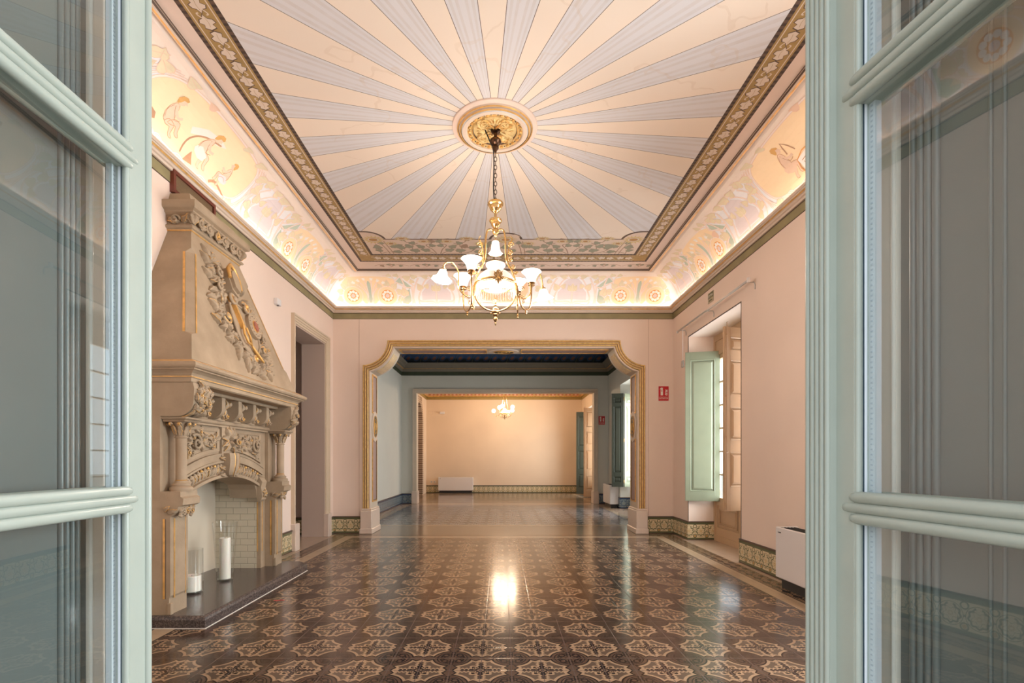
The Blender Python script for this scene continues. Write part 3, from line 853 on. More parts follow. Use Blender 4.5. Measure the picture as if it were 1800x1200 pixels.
# hearth slab
b=mb(GRANITE)
HX=-2.46; HZ=.10
out=[(XL-.21,4.26),(HX-.05,4.26),(HX,4.31),(HX,6.46),(HX-.20,6.66),(XL+.002,6.66),(XL+.002,6.20),(XL-.21,6.20)]
out=[(XL+.002,4.26),(HX,4.26),(HX,6.50),(HX-.14,6.64),(XL+.002,6.64)]
def inset(poly,d):
    n=len(poly);res=[]
    for i in range(n):
        p0=Vector(poly[i-1]);p1=Vector(poly[i]);p2=Vector(poly[(i+1)%n])
        d1=(p1-p0).normalized();d2=(p2-p1).normalized();n1=Vector((-d1.y,d1.x));n2=Vector((-d2.y,d2.x))
        k=(n1+n2); k=k/ max(.3,k.dot(n1)); res.append((p1.x+k.x*d,p1.y+k.y*d))
    return res
R=[(0,.004),(0,.070),(.008,.088),(.022,.097),(.035,.10)]
rings=[[(x,y,z) for x,y in inset(out,d)] for d,z in R]
rings[0]=[(x,y,0) for x,y in inset(out,.002)]
for k in range(len(rings)-1):
    A,Bq=rings[k],rings[k+1]; n=len(A)
    for i in range(n): b.quad(A[i],A[(i+1)%n],Bq[(i+1)%n],Bq[i])
b.add(rings[-1],[tuple(range(len(out)))])
b.box(XL-.232,4.56,.0+.001,XL+.06,6.175,.1003)
b.mat(SIGNW); 
o2=inset(out,-.006)
for i in range(1,4):
    p,q=o2[i-1],o2[i]
b.add([(x,y,.004) for x,y in o2],[tuple(range(len(o2)))])
for i in range(len(o2)): 
    p,q=o2[i],o2[(i+1)%len(o2)]; b.quad((*p,.0),(*q,.0),(*q,.004),(*p,.004))
b.build('hearth_slab',fp)
# end slabs (pier, ledge, recessed body, big console) one per side
def slab_profile():
    pr=[(XL,HZ),(-2.785,HZ),(-2.785,.24),(-2.775,.26),(-2.775,.92),(-2.755,.94)]
    pr+=[(-2.735,.955),(-2.715,.985),(-2.71,1.005),(-2.67,1.02),(-2.665,1.075),(-2.69,1.09),(-2.69,1.135),(-2.86,1.135),(-2.86,1.765),(-2.74,1.765)]
    for i in range(9):
        a=-pi/2+i*pi/16; pr.append((-2.72+.14*cos(a),1.905+.14*sin(a)))
    pr+=[(-2.575,2.0),(-2.585,2.05),(XL,2.05)]
    return pr
for s in (0,1):
    b=mb(STONE); y0,y1=(4.30,4.54) if s==0 else (6.29,6.50)
    b.prism(slab_profile(),lambda a,c,h:(a,h,c),y0,y1)
    # gilt grooves beside the near corner of the pier
    b.mat(GOLD)
    for z0,z1 in ((.235,.905),):
        b.box(-2.836,y0-.003,z0,-2.818,y0+.002,z1); b.box(-2.776,y0+.045,z0,-2.7715,y0+.06,z1)
        b.box(-2.776,y1-.035,z0,-2.7735,y1-.028,z1)
    b.mat(DKLINE); b.box(-2.818,y0-.003,.235,-2.813,y0+.002,.905)
    # chamfer stop notch
    b.mat(STONE); b.bbox(-2.80,y0-.006,HZ,-2.765,y0+.03,.20,.005)
    b.build('pier',fp)
    # carved face of the big console
    b=mb(STONE)
    fn=lambda a,c,h,y0=y0:(( -2.575 if c>1.92 else -2.72+.145*sqrt(max(0,1-((1.905-c)/.145)**2)) )+h,y0+a,c)
    foliage(b,fn,.03,1.80,y1-y0-.03,2.03,.06,.08,.045,.035,gold=.5,scr=.4)
    b.build('console_carving',fp)
    # carved knob under the ledge
    b=mb(STONE); fn=lambda a,c,h,y0=y0:(-2.725+h,y0+a,c)
    foliage(b,fn,.03,.93,y1-y0-.02,1.01,.065,.07,.05,.03,gold=.5)
    fn=lambda a,c,h,y0=y0:(a,y0-h,c)
    leaf(b,fn,-2.80,.965,0,.09,.05,.02,gold=.8); leaf(b,fn,-2.83,.97,.5,.07,.04,.02,gold=.8)
    b.build('ledge_carving',fp)
    # column
    yc=(y0+y1)/2; cx=-2.757
    b=mb(STONE)
    b.lathe([(.0,1.135),(.088,1.135),(.090,1.150),(.088,1.166),(.072,1.172),(.066,1.178),(.070,1.186),(.070,1.196),(.058,1.204),(.050,1.214),(.0445,1.222)],(cx,yc,0),8 if False else 20)
    b.mat(GOLD); b.lathe([(.0445,1.222),(.049,1.226),(.0445,1.230)],(cx,yc,0),20); b.mat(STONE)
    b.lathe([(.044,1.230),(.044,1.585),(.050,1.588),(.052,1.595),(.046,1.602)],(cx,yc,0),16)
    b.build('column',fp)
    b=mb(STONE)
    b.lathe([(.044,1.60),(.044,1.63),(.055,1.68),(.075,1.715),(.075,1.722)],(cx,yc,0),16)
    for k in range(8):
        a=k*pi/4+pi/8
        fn=lambda p,q,h,a=a:(cx+(.046+h+max(0,q-1.64)**1.3*1.0)*cos(a)-p*sin(a),yc+(.046+h+max(0,q-1.64)**1.3*1.0)*sin(a)+p*cos(a),q)
        leaf(b,fn,0,1.61,pi/2,.10,.045,.018,0,gold=.7)
        scroll(b,fn,0,1.700,.018,0,1.2,1,.008,.02,gold=.7,n=12)
    b.mat(STONE); b.bbox(cx-.10,yc-.105,1.722,cx+.10,yc+.105,1.742,.01); b.bbox(cx-.115,yc-.115,1.742,cx+.115,yc+.115,1.7645,.008)
    b.build('capital',fp)
# inner jambs below the arch
b=mb(STONE); b.box(XL,4.515,HZ,-2.90,4.60,1.0); b.build('jamb',fp)
b=mb(STONE); b.box(XL,6.18,HZ,-2.90,6.30,1.0)
b.mat(GOLD); y0=6.18
b.box(-2.945,y0-.003,.30,-2.933,y0+.001,.92); b.box(-2.901,y0+.03,.30,-2.8975,y0+.045,.92)
b.build('jamb',fp)
# arch wall
RA=1.80; ZA=1.22-RA
def arcp(r,a): return (YC+r*sin(a),ZA+r*cos(a))
A1=math.asin(.62/RA)
poly=[(4.515,.95),(4.72,.95),(4.74,1.05)]+[arcp(RA,-A1+2*A1*i/24) for i in range(25)]+[(6.06,1.05),(6.08,.95),(6.30,.95),(6.30,2.06),(4.515,2.06)]
b=mb(STONE); b.prism(poly,lambda a,c,h:(h,a,c),XL,-2.90)
def band(r0,r1,h,a=A1+.05,m=STONE,a_in=.0):
    b.mat(m)
    for sg in (-1,1):
        pa=[arcp(r0,sg*(a_in+(a-a_in)*i/14)) for i in range(15)]+[arcp(r1,sg*(a_in+(a-a_in)*i/14)) for i in range(14,-1,-1)]
        b.prism(pa,lambda p,q,hh:(hh,p,q),-2.91,-2.90+h)
band(RA,RA+.03,.035); band(RA+.155,RA+.175,.035); band(RA+.175,RA+.235,.022); band(RA+.235,RA+.25,.03)
b.build('arch_panel',fp)
b=mb(STONE); fn=lambda a,c,h:(-2.90+h,a,c)
ANG=lambda y,z:abs(atan2(y-YC,z-ZA)); RAD=lambda y,z:sqrt((y-YC)**2+(z-ZA)**2)
for sg in (-1,1):
    b=mb(STONE)
    for i in range(11):
        a=sg*(.06+(A1-.04)*i/10.5)
        y,z=arcp(RA+.04,a); leaf(b,fn,y,z,pi/2-a+rnd.uniform(-.3,.3),.11,.055,.03,rnd.uniform(-.8,.8),gold=.7)
        y,z=arcp(RA+.13,a+.014*sg); b.mat(rnd.choice((STONE,GOLD))); b.sphere(fn(y,z,.022),.016,8,6)
        y,z=arcp(RA+.115,a-.012*sg); b.mat(STONE); b.sphere(fn(y,z,.02),.014,8,6)
    b.build('arch_carving',fp)
# spandrel panels
for sg in (-1,1):
    b=mb(STONE)
    ya,yb=(4.66,5.24) if sg<0 else (5.56,6.14)
    def zb(y): return ZA+sqrt((RA+.275)**2-(y-YC)**2)
    ys=[ya+(yb-ya)*i/8 for i in range(9)]
    # frame
    outer=[(ya,zb(ya))]+[(y,zb(y)) for y in ys[1:]]+[(yb,1.715),(ya,1.715)]
    inn=[(ya+.03,zb(ya+.03)+.03)]+[(y,zb(y)+.03) for y in ys[1:-1]]+[(yb-.03,zb(yb-.03)+.03),(yb-.03,1.685),(ya+.03,1.685)]
    for i in range(len(outer)):
        j=(i+1)%len(outer)
        o1,o2_,i1,i2=outer[i],outer[j],inn[i],inn[j]
        b.quad(fn(*o1,.0),fn(*o2_,.0),fn(*o2_,.022),fn(*o1,.022)); b.quad(fn(*o1,.022),fn(*o2_,.022),fn(*i2,.012),fn(*i1,.012)); b.quad(fn(*i1,.012),fn(*i2,.012),fn(*i2,-.0),fn(*i1,-.0))
    ins=lambda p,q:ya+.05<p<yb-.05 and zb(p)+.055<q<1.665
    b.mat(STONE)
    foliage(b,fn,ya+.03,1.38,yb-.03,1.70,.066,.085,.045,.035,ins,gold=.32,scr=.45)
    scroll(b,fn,(ya+.16) if sg<0 else yb-.14,1.56,.085,2.4,1.3,-1 if sg<0 else 1,.016,.035,gold=0)
    b.build('spandrel_panel',fp)
# keystone with leaf mask and shield
b=mb(STONE); b.box(-2.91,YC-.135,1.40,-2.868,YC+.135,1.757)
fn=lambda a,c,h:(-2.87+h,a,c)
for k in range(9):
    a=pi/2+ (k-4)*.62; leaf(b,fn,YC+.02*cos(a),1.60+.02*sin(a),a,.135,.075,.05,rnd.uniform(-.5,.5),gold=.6)
for k in range(5): leaf(b,fn,YC,1.60,rnd.uniform(0,6.3),.07,.05,.075,.6,gold=.5)
scroll(b,fn,YC+.03,1.58,.04,0,1.2,1,.012,.07)
b.build('keystone_leaf',fp)
b=mb(STONE)
n=10
for i in range(n): # bulging striped shield, swept down and outward
    pass
NU=20
def shield_pt(u,v): # u -1..1 across, v 0..1 down
    w=.10*(1-.0*v)*sqrt(max(.02,1-max(0,v-.45)**2/.31)); z=1.47-.25*v
    return (-2.90+.10+.035*cos(u*pi/2)*(1)-(v-.3)**2*.10,YC+u*w,z)
g=[[shield_pt(-1+2*i/NU,j/10) for i in range(NU+1)] for j in range(11)]
for j in range(10):
    for i in range(NU):
        b.mat(GOLD if i in(5,12) else (DKLINE if i in(6,13,17) else STONE)); b.add([g[j][i],g[j][i+1],g[j+1][i+1],g[j+1][i]],[(0,3,2,1)],True)
b.mat(STONE)
for j in range(10): 
    for i in (0,NU):
        p,q=g[j][i],g[j+1][i]; b.quad(p,q,(-2.90,q[1],q[2]),(-2.90,p[1],p[2]))
for i in range(NU):
    for j in (0,10):
        p,q=g[j][i],g[j][i+1]; b.quad(p,q,(-2.90,q[1],q[2]),(-2.90,p[1],p[2]))
fn=lambda a,c,h:(-2.88+h,a,c)
for sx in (-1,1): 
    for z in (1.42,1.32,1.25): leaf(b,fn,YC+sx*.10,z,pi/2-sx*1.9,.07,.05,.05,sx*.8,gold=.8)
b.build('keystone_shield',fp)
# corbels at the arch ends with rosettes
for y in (4.62,6.14):
    b=mb(STONE); pr=[(-2.90,.90),(-2.87,.905),(-2.845,.93),(-2.835,.97),(-2.84,1.02),(-2.85,1.08),(-2.835,1.14),(-2.87,1.19),(-2.90,1.20)]
    b.prism(pr,lambda a,c,h:(a,h,c),y-.06,y+.06)
    fn=lambda a,c,h,y=y:(-2.84+h,y+a,c)
    for k in range(5): leaf(b,fn,0,1.0,k*1.257,.055,.04,.03,.4,gold=.5)
    b.mat(GOLD); b.sphere((-2.815,y,1.0),.014,8,6)
    b.build('corbel',fp)
# string course + recessed frieze + small consoles
b=mb(STONE)
b.box(-2.905,4.54,1.735,-2.86,6.29,1.765)
b.tube([(-2.862,4.54,1.775),(-2.862,6.29,1.775)],.022,10); b.box(-2.905,4.54,1.765,-2.862,6.29,1.80)
b.tube([(-2.76,4.54,2.035),(-2.76,6.29,2.035)],.022,10); b.box(-2.905,4.54,2.02,-2.765,6.29,2.06)
b.build('string_course',fp)
for y in (4.78,5.10,5.42,5.74,6.06):
    b=mb(STONE); pr=[(-2.90,1.80)]+[(-2.90+.14*sin(a*pi/16)**1.0,1.80+.10*(1-cos(a*pi/16))) for a in range(1,9)]+[(-2.76,2.03),(-2.90,2.03)]
    b.prism(pr,lambda a,c,h:(a,h,c),y-.032,y+.032); b.build('small_console',fp)
    b=mb(STONE); fn=lambda a,c,h,y=y:(-2.815+h,y+.075+a*.7,c)
    leaf(b,fn,0,1.81,pi/2+.3,.13,.07,.05,-.6,gold=.8); leaf(b,fn,-.01,1.90,pi/2-.5,.12,.07,.06,.8,gold=.8); leaf(b,fn,.0,1.82,.2,.09,.05,.04,1,gold=.8)
    leaf(b,fn,0,1.82,pi-.2,.09,.05,.04,-1,gold=.8); scroll(b,fn,0,1.83,.03,0,1.2,1,.009,.04,gold=.6); leaf(b,fn,.02,1.94,.4,.08,.05,.08,.7,gold=.6)
    b.build('frieze_leaf',fp)
# U-shaped sweeps (near end, front, far end)
def u_sweep(b,xf,y0,y1,prof,mats):
    for k in range(len(prof)-1):
        (o0,z0),(o1,z1)=prof[k],prof[k+1]; b.mat(mats[k] if isinstance(mats,list) else mats)
        A=[(XL,y0-o0,z0),(xf+o0,y0-o0,z0),(xf+o0,y1+o0,z0),(XL,y1+o0,z0)]
        Bq=[(XL,y0-o1,z1),(xf+o1,y0-o1,z1),(xf+o1,y1+o1,z1),(XL,y1+o1,z1)]
        for i in range(3): b.quad(A[i],A[i+1],Bq[i+1],Bq[i])
b=mb(STONE)
prof=[(-.30,2.045),(-.02,2.045),(-.005,2.055),(-.005,2.085),(.004,2.092),(.004,2.100),(-.002,2.108),(.010,2.125),(.035,2.142),(.055,2.150),(.055,2.158),(.074,2.166),(.084,2.180),(.084,2.196),(.072,2.210),(.045,2.218),(.02,2.232),(-.02,2.250),(-.25,2.252)]
mt=[STONE]*18; mt[4]=GOLD; mt[15]=GOLD
u_sweep(b,-2.585,4.28,6.52,prof,mt); b.build('mantel_shelf',fp)
# hood
HB=(-2.605,4.315,6.485,2.248); HT=(-2.998,4.958,5.842,3.625)
def hoodc(t,far=False):
    x=HB[0]+(HT[0]-HB[0])*t; y=(HB[2]+(HT[2]-HB[2])*t) if far else (HB[1]+(HT[1]-HB[1])*t); return Vector((x,y,HB[3]+(HT[3]-HB[3])*t))
b=mb(STONE); w=.055
ts=[0,.17,.19,.81,.84,1]; ww=[.0005,.0005,w,w,.0005,.0005]
L_=[];
for far in (False,True):
    e=[];f_=[]
    for t,q in zip(ts,ww):
        p=hoodc(t,far); e.append(Vector((p.x-q,p.y,p.z))); f_.append(Vector((p.x,p.y+(q if not far else -q),p.z)))
    L_.append((e,f_))
for k in range(5):
    for far in (0,1):
        e,f_=L_[far]; wl0=Vector((XL,e[k].y,e[k].z)); wl1=Vector((XL,e[k+1].y,e[k+1].z))
        b.quad(wl0,e[k],e[k+1],wl1); b.quad(e[k],f_[k],f_[k+1],e[k+1])
    b.quad(L_[0][1][k],L_[1][1][k],L_[1][1][k+1],L_[0][1][k+1])
b.mat(GOLD)
for far in (0,1):
    e,f_=L_[far]; sg=-1 if far==0 else 1
    for A,Bq,dv in ((e[2],e[3],Vector((-.012,0,0))),(f_[2],f_[3],Vector((0,.012 if far==0 else -.012,0)))):
        nrm=Vector((0,sg*.004,0)) if A is e[2] else Vector((.004,0,0))
        b.quad(A+nrm,A+dv*1.8+nrm,Bq+dv*1.8+nrm,Bq+nrm)
b.build('hood',fp)
# crown of the hood
b=mb(STONE)
prof=[(-.02,3.600),(.012,3.604),(.018,3.612),(.018,3.620),(.034,3.626),(.044,3.640),(.034,3.656),(.018,3.662),(.012,3.70),(.022,3.745),(.045,3.765),(.055,3.770),(.055,3.785),(.065,3.790),(.085,3.800),(.092,3.812),(.092,3.868),(.02,3.872),(.005,3.880),(-.03,3.985),(-.25,3.99)]
mt=[GOLD,GOLD]+[STONE]*18
u_sweep(b,-3.0,4.955,5.845,prof,mt); b.build('crown_moulding',fp)
b=mb(STONE)
def edgefn(side):
    if side==0: return lambda a,c,h:(XL+.01+a,4.94-h,c)
    return lambda a,c,h:(-2.985+h,4.95+a,c)
fn=edgefn(0)
for x,a in ((.03,.4),(.10,2.6),(.15,.9),(.20,1.5)): leaf(b,fn,x,3.68,a,.10,.06,.045,.9 if a>1.5 else -.8,gold=.35)
scroll(b,fn,.09,3.70,.045,0,1.2,1,.012,.03,gold=.2); leaf(b,fn,.235,3.67,pi/2,.11,.07,.06,0,gold=.3)
fn=edgefn(1)
leaf(b,fn,-.0,3.67,pi/2,.11,.07,.06,0,gold=.3); leaf(b,fn,.89,3.67,pi/2,.11,.07,.08,0,gold=.3)
for k in range(6):
    y=.08+k*.145; hd=1 if k%2 else -1
    scroll(b,fn,y,3.715,.048,1.5,1.5,hd,.014,.032,gold=.15); leaf(b,fn,y+.05,3.675,.9,.10,.06,.045,hd*1.2,gold=.35); leaf(b,fn,y-.02,3.75,-.6,.09,.05,.05,hd,gold=.35)
    leaf(b,fn,y+.07,3.75,2.2,.08,.05,.05,-hd,gold=.3)
b.build('crown_carving',fp)
# coat of arms relief on the hood
N=Vector((HB[3]*0+1.377,0,.393)).normalized()
def hf(y,z,h):
    t=(z-HB[3])/(HT[3]-HB[3]); return Vector((HB[0]+(HT[0]-HB[0])*t,y,z))+N*h
b=mb(STONE)
def leafs(lst,L=.15,W=.085,H=.05):
    for y,z,a,c in lst:
        leaf(b,hf,y,z,a,L,W,H,c,gold=.3)
        leaf(b,hf,y+.03,z-.02,a+.9,L*.6,W*.7,H*1.2,c*1.8,gold=.35); leaf(b,hf,y,z+.02,a-1.1,L*.55,W*.7,H*1.3,-c*2,gold=.35,lob=2)
# left mantling
leafs([(5.13,3.40,1.9,.5),(5.10,3.33,2.6,-.6),(5.20,3.36,1.4,.4),(5.16,3.24,2.4,.8),(5.08,3.20,3.0,-.7),(5.20,3.15,2.3,.6),(5.10,3.05,2.8,.9),(5.16,3.00,1.9,-.6),
 (5.02,2.95,2.7,.8),(5.10,2.88,3.5,-.9),(5.0,2.84,2.2,.6),(5.08,2.78,3.9,.9),(5.0,2.74,3.1,-.6),(5.12,2.70,4.3,.7),(5.16,2.62,3.6,-.8),(5.22,2.60,4.6,.8),(5.24,2.53,3.9,.7),(5.32,2.50,4.9,-.8),
 (5.36,2.44,4.1,.6),(5.44,2.42,5.0,.7),(5.48,2.40,4.2,-.7),(5.55,2.36,5.4,.6),(5.60,2.42,.2,.7)])
leafs([(5.60,3.22,.8,.6),(5.66,3.14,-.2,-.6),(5.62,3.08,-1.0,.8),(5.72,3.04,-.4,.7),(5.74,2.96,.6,.6),(5.78,2.86,-.5,-.7),(5.80,2.78,.5,.8),(5.80,2.70,-.7,.7),(5.86,2.66,.3,-.6),
 (5.82,2.58,-.8,.8),(5.76,2.54,-1.8,.7),(5.84,2.50,-.2,.5),(5.74,2.46,-1.2,-.7),(5.70,2.42,-.4,.7),(5.78,2.40,-1.4,.5)],.13,.08)
for y,z,r in ((5.08,2.80,.07),(5.18,3.28,.06),(5.80,2.74,.05),(5.44,2.46,.05),(5.1,3.12,.05),(5.72,2.6,.05)): scroll(b,hf,y,z,r,rnd.uniform(0,6),1.3,rnd.choice((-1,1)),.017,.045)
b.mat(STONE)
# helmet
b.T=None
hp=[]
for i in range(9):
    a=i/8*pi; hp.append((5.36+.085*cos(a),3.27+.11*sin(a)))
hp+=[(5.29,3.13),(5.38,3.07),(5.44,3.14)]
b.prism(hp,hf,0,.09); b.prism([(5.36+(y-5.36)*.75,3.22+(z-3.22)*.75) for y,z in hp],hf,.09,.125)
b.mat(GOLD); b.tube([hf(y,z,.11) for y,z in [(5.26,3.24),(5.28,3.34),(5.35,3.40),(5.42,3.36),(5.45,3.26),(5.45,3.16)]],[.018,.022,.02,.016,.018,.012],8)
b.mat(STONE); 
scroll(b,hf,5.28,3.02,.07,.5,1.2,1,.02,.06,gold=.0); scroll(b,hf,5.50,3.0,.07,2.6,1.2,-1,.02,.06,gold=1)
# shield body (cartouche)
sh=[(5.22,2.98),(5.40,3.01),(5.66,2.98),(5.70,2.80),(5.66,2.62),(5.54,2.50),(5.44,2.46),(5.30,2.54),(5.22,2.68),(5.20,2.84)]
b.mat(STONE); b.prism(sh,hf,0,.045)
b.tube([hf(y,z,.047) for y,z in sh],.014,6,closed=True)
b.mat(GOLD); b.prism([(5.235,3.06),(5.265,3.07),(5.36,2.76),(5.33,2.745)],hf,.03,.085)
b.tube([hf(y,z,.08) for y,z in [(5.33,2.78),(5.30,2.68),(5.33,2.60),(5.39,2.58),(5.41,2.66),(5.38,2.76)]],.013,8)
b.tube([hf(y,z,.07) for y,z in [(5.42,2.58),(5.48,2.52),(5.55,2.47),(5.60,2.44)]],[.01,.02,.016,.01],8)
b.mat(STONE); b.prism(ell(5.60,2.83,.125,.135,26),hf,.03,.085)
for k in range(16):
    a=k*pi/8; b.mat(DKLINE); b.sphere(hf(5.60+.095*cos(a),2.83+.105*sin(a),.086),.005,6,4)
RED=simple('faded_red_enamel',(.32,.10,.06),.6,var=.3,vscale=40)
b.mat(GOLD); b.prism(ell(5.61,2.83,.055,.066,20),hf,.08,.092); b.mat(RED); b.prism(ell(5.61,2.83,.046,.056,20),hf,.09,.098)
b.build('coat_of_arms',fp)
# firebox lining
b=mb(BOXP)
b.box(XL-.24,4.55,HZ,XL-.225,6.20,1.345); b.box(XL-.24,4.545,HZ,-2.95,4.555,1.345); b.box(XL-.24,4.55,1.335,XL,6.2,1.345)
b.mat(BRICKM); b.box(XL-.24,6.178,HZ,-2.95,6.20,1.345)
b.build('firebox_lining',fp)

# ------------------------------------------------------------------ glass vases with candles on the hearth
def vase(name,x,y,r0,r1,h,label):
    b=mb(VASEG); b.lathe([(0,0),(r0*.97,0),(r0,.006),(r1,h),(r1-.003,h+.001),(r0-.004,.022),(0,.020)],(x,y,HZ),32)
    return tag(b.build(name),label,'vase','glass hurricane vases on the hearth')
def candle(x,y,r,h,label,z0=HZ+.0225,wick=True):
    t=empty('candle',(x,y,z0),label,'candle',group='cream pillar candles')
    b=mb(WAX); b.lathe([(0,0),(r*.98,0),(r,.006),(r,h-.006),(r*.95,h),(r*.6,h-.006),(0,h-.009)],(x,y,z0),28); b.build('wax_pillar',t)
    b=mb(DKLINE); b.tube([(x,y,z0+h-.009),(x+.002,y,z0+h+.004)],.0025,6); b.build('wick',t)
vase('hurricane_vase',-3.03,5.02,.10,.10,.43,'short straight glass cylinder vase beside the near stone pier')
candle(-3.03,5.02,.083,.15,'short wide cream candle inside the short glass cylinder')
vase('hurricane_vase',-2.985,5.54,.080,.124,.63,'tall flared glass vase standing in the middle of the hearth')
candle(-2.985,5.54,.055,.44,'tall slim cream candle inside the tall flared glass vase')
# ------------------------------------------------------------------ windows, shutters, heaters, signs
def panel_leaf(b,w,h,t,panels,m,bar=.09,s0=0):
    """raised-panel leaf in local coords: x 0..w, y thickness centred, z 0..h; panels=[(z0,z1)]"""
    b.mat(m)
    zs=[0]+[v for p in panels for v in p]+[h]
    b.box(0,-t/2,0,bar,t/2,h); b.box(w-bar,-t/2,0,w,t/2,h)
    for a,c in zip(zs[::2],zs[1::2]): b.box(bar,-t/2,a,w-bar,t/2,c)
    for z0,z1 in panels:
        b.box(bar,-t*.15,z0,w-bar,t*.15,z1)
        for sg in (-1,1):
            q=[(bar,z0),(w-bar,z0),(w-bar,z1),(bar,z1)]
            def rg(d,hh): return [(bar+d,sg*hh,z0+d),(w-bar-d,sg*hh,z0+d),(w-bar-d,sg*hh,z1-d),(bar+d,sg*hh,z1-d)]
            R=[rg(0,t*.5),rg(.012,t*.62),rg(.024,t*.15),rg(.04,t*.15),rg(.065,t*.42),rg(.066,t*.42)]
            for A,Bq in zip(R[:-1],R[1:]):
                for i in range(4): b.quad(A[i],A[(i+1)%4],Bq[(i+1)%4],Bq[i])
            b.add(R[-1],[(0,1,2,3)])
def leaf_thing(name,hinge,free,z0,w,h,panels,m,label,cat,t=.032,bolt=False,parent=None,bar=.09,group=None):
    dx,dy=free[0]-hinge[0],free[1]-hinge[1]; rz=atan2(dy,dx)
    e=empty(name,(hinge[0],hinge[1],z0),label,cat,rz,group)
    b=mb(); panel_leaf(b,w,h,t,panels,m,bar); b.build('board',e,local=True,bevel=.002)
    for z in (.15,h/2,h-.15):
        b=mb(BRASSD); b.lathe([(0,-.05),(.008,-.05),(.008,.05),(0,.05)],(-.004,0,z),8); b.build('hinge',e,local=True)
    if bolt:
        b=mb(m); x=w-.035; y=bolt*(t/2+.010)
        b.tube([(x,y,.02),(x,y,h+.06),(x-.02,y,h+.065)],.006,8)
        for z in (.1,h*.4,h*.62,h-.12): b.box(x-.012,y-.010,z,x+.012,y+.008,z+.02)
        b.tube([(x,y,h*.32),(x,y+bolt*.03,h*.32),(x+.05,y+bolt*.04,h*.315)],.006,8)
        b.build('bolt_rod',e,local=True)
    return e
def window_frame(name,x,y0,y1,z1,zs,n_bars=6):
    """french window in plane x of the reveal: lower panels, glazed upper casements"""
    b=mb(SHBROWN); t=.05
    b.box(x-t,y0,0,x+t,y0+.06,z1); b.box(x-t,y1-.06,0,x+t,y1,z1); b.box(x-t,y0+.06,z1-.10,x+t,y1-.06,z1); b.box(x-t,y0+.06,0,x+t,y1-.06,.10)
    b.box(x-t,y0+.06,3.20,x+t,y1-.06,3.26)
    ym=(y0+y1)/2
    b.mat(SHBROWN); b.box(x-.03,y0+.06,3.26,x+.03,y1-.06,z1-.1)
    o=b.build(name,kind='structure')
    for a,c in ((y0+.06,ym-.005),(ym+.005,y1-.06)):
        b=mb(SHBROWN)
        b.box(x-.03,a,.10,x+.02,a+.055,3.20); b.box(x-.03,c-.055,.10,x+.02,c,3.20)
        b.box(x-.03,a+.055,.10,x+.02,c-.055,.24); b.box(x-.03,a+.055,.62,x+.02,c-.055,.75); b.box(x-.03,a+.055,3.13,x+.02,c-.055,3.20)
        b.box(x-.012,a+.05,.2,x+.012,c-.05,.65)
        fn=lambda p,q,h:(x-.03-h,p,q)
        frame_rect(b,fn,a+.12,.28,c-.12,.58,.018,.012); frame_rect(b,fn,a+.15,.31,c-.15,.55,.010,.020)
        # applied shaft strip
        for k in range(1,n_bars):
            z=.75+(3.13-.75)*k/n_bars; b.box(x-.028,a+.055,z-.012,x+.018,c-.055,z+.012)
        b.build('casement',o)
        b=mb(PANE); b.quad((x,a+.05,.7),(x,c-.05,.7),(x,c-.05,3.15),(x,a+.05,3.15)); b.build('glass_pane',o)
    b=mb(SHBROWN); b.tube([(x-.045,ym,.03),(x-.045,ym,.78)],.007,8); b.build('bolt_rod',o)
    return o
window_frame('window_1',XR+.49,WFAR[0],WFAR[1],3.55,0)
window_frame('window_2',XR+.49,WNEAR[0],WNEAR[1],3.55,0)
window_frame('window_3',XR2+.49,BHOLE[0],BHOLE[1],3.55,0)
window_frame('window_4',XR2+.49,CHOLE[0],CHOLE[1],3.45,0)
# dark painted line round the window recess
b=mb(DKLINE)
for y0,y1,z1 in ((WFAR[0],WFAR[1],3.55),(WNEAR[0],WNEAR[1],3.55)):
    b.box(XR-.004,y0-.012,.32,XR+.004,y0+.001,z1+.012); b.box(XR-.004,y1-.001,.32,XR+.004,y1+.012,z1+.012); b.box(XR-.004,y0-.012,z1-.001,XR+.004,y1+.012,z1+.014)
b.build('trim_10',kind='structure')
hs=2.56
leaf_thing('window_shutter',(3.735,8.80),(3.19,8.95),.69,.56,2.575,[(.16,2.575-.13)],SHGREEN,'sage green shutter with one tall raised panel, nearest the red sign','shutter',bar=.075)
leaf_thing('window_shutter',(3.74,7.33),(3.06,7.09),.69,.72,2.55,[(.33,.82),(.98,1.45),(1.60,2.10),(2.22,2.42)],SHBROWN,'tan panelled shutter with a bolt rod, facing the sage green one','shutter',bolt=1,bar=.10)
leaf_thing('window_shutter',(3.74,3.30),(3.19,3.45),.69,.56,2.575,[(.16,2.575-.13)],SHGREEN,'sage green shutter of the near right window, reflected in the left glazed door','shutter',bar=.075)
# blue room shutter: two folded leaves
e=leaf_thing('window_shutter',(3.42,14.42),(3.10,14.52),.64,.33,2.63,[(.12,.30),(.40,2.28),(2.36,2.52)],SHGREEND,'dark green folded shutter leaf at the window of the blue room','shutter',bar=.05)
leaf_thing('window_shutter',(3.455,14.47),(3.76,14.60),.64,.33,2.63,[(.12,.30),(.40,2.28),(2.36,2.52)],SHGREEN,'light green shutter leaf beside the dark green one in the blue room','shutter',bar=.05)
leaf_thing('balcony_door_leaf',(3.76,19.40),(3.04,19.20),.02,.72,3.33,[(.25,.80),(1.0,1.75),(1.95,2.45),(2.6,3.2)],SHBROWN,'tall tan panelled leaf standing open in the far room, right side','door',bolt=1)
leaf_thing('balcony_door_leaf',(3.72,20.78),(3.02,20.95),.02,.70,3.33,[(.25,.80),(1.0,1.75),(1.95,3.15)],SHGREEND,'dark green panelled leaf behind the tan one in the far room','door')

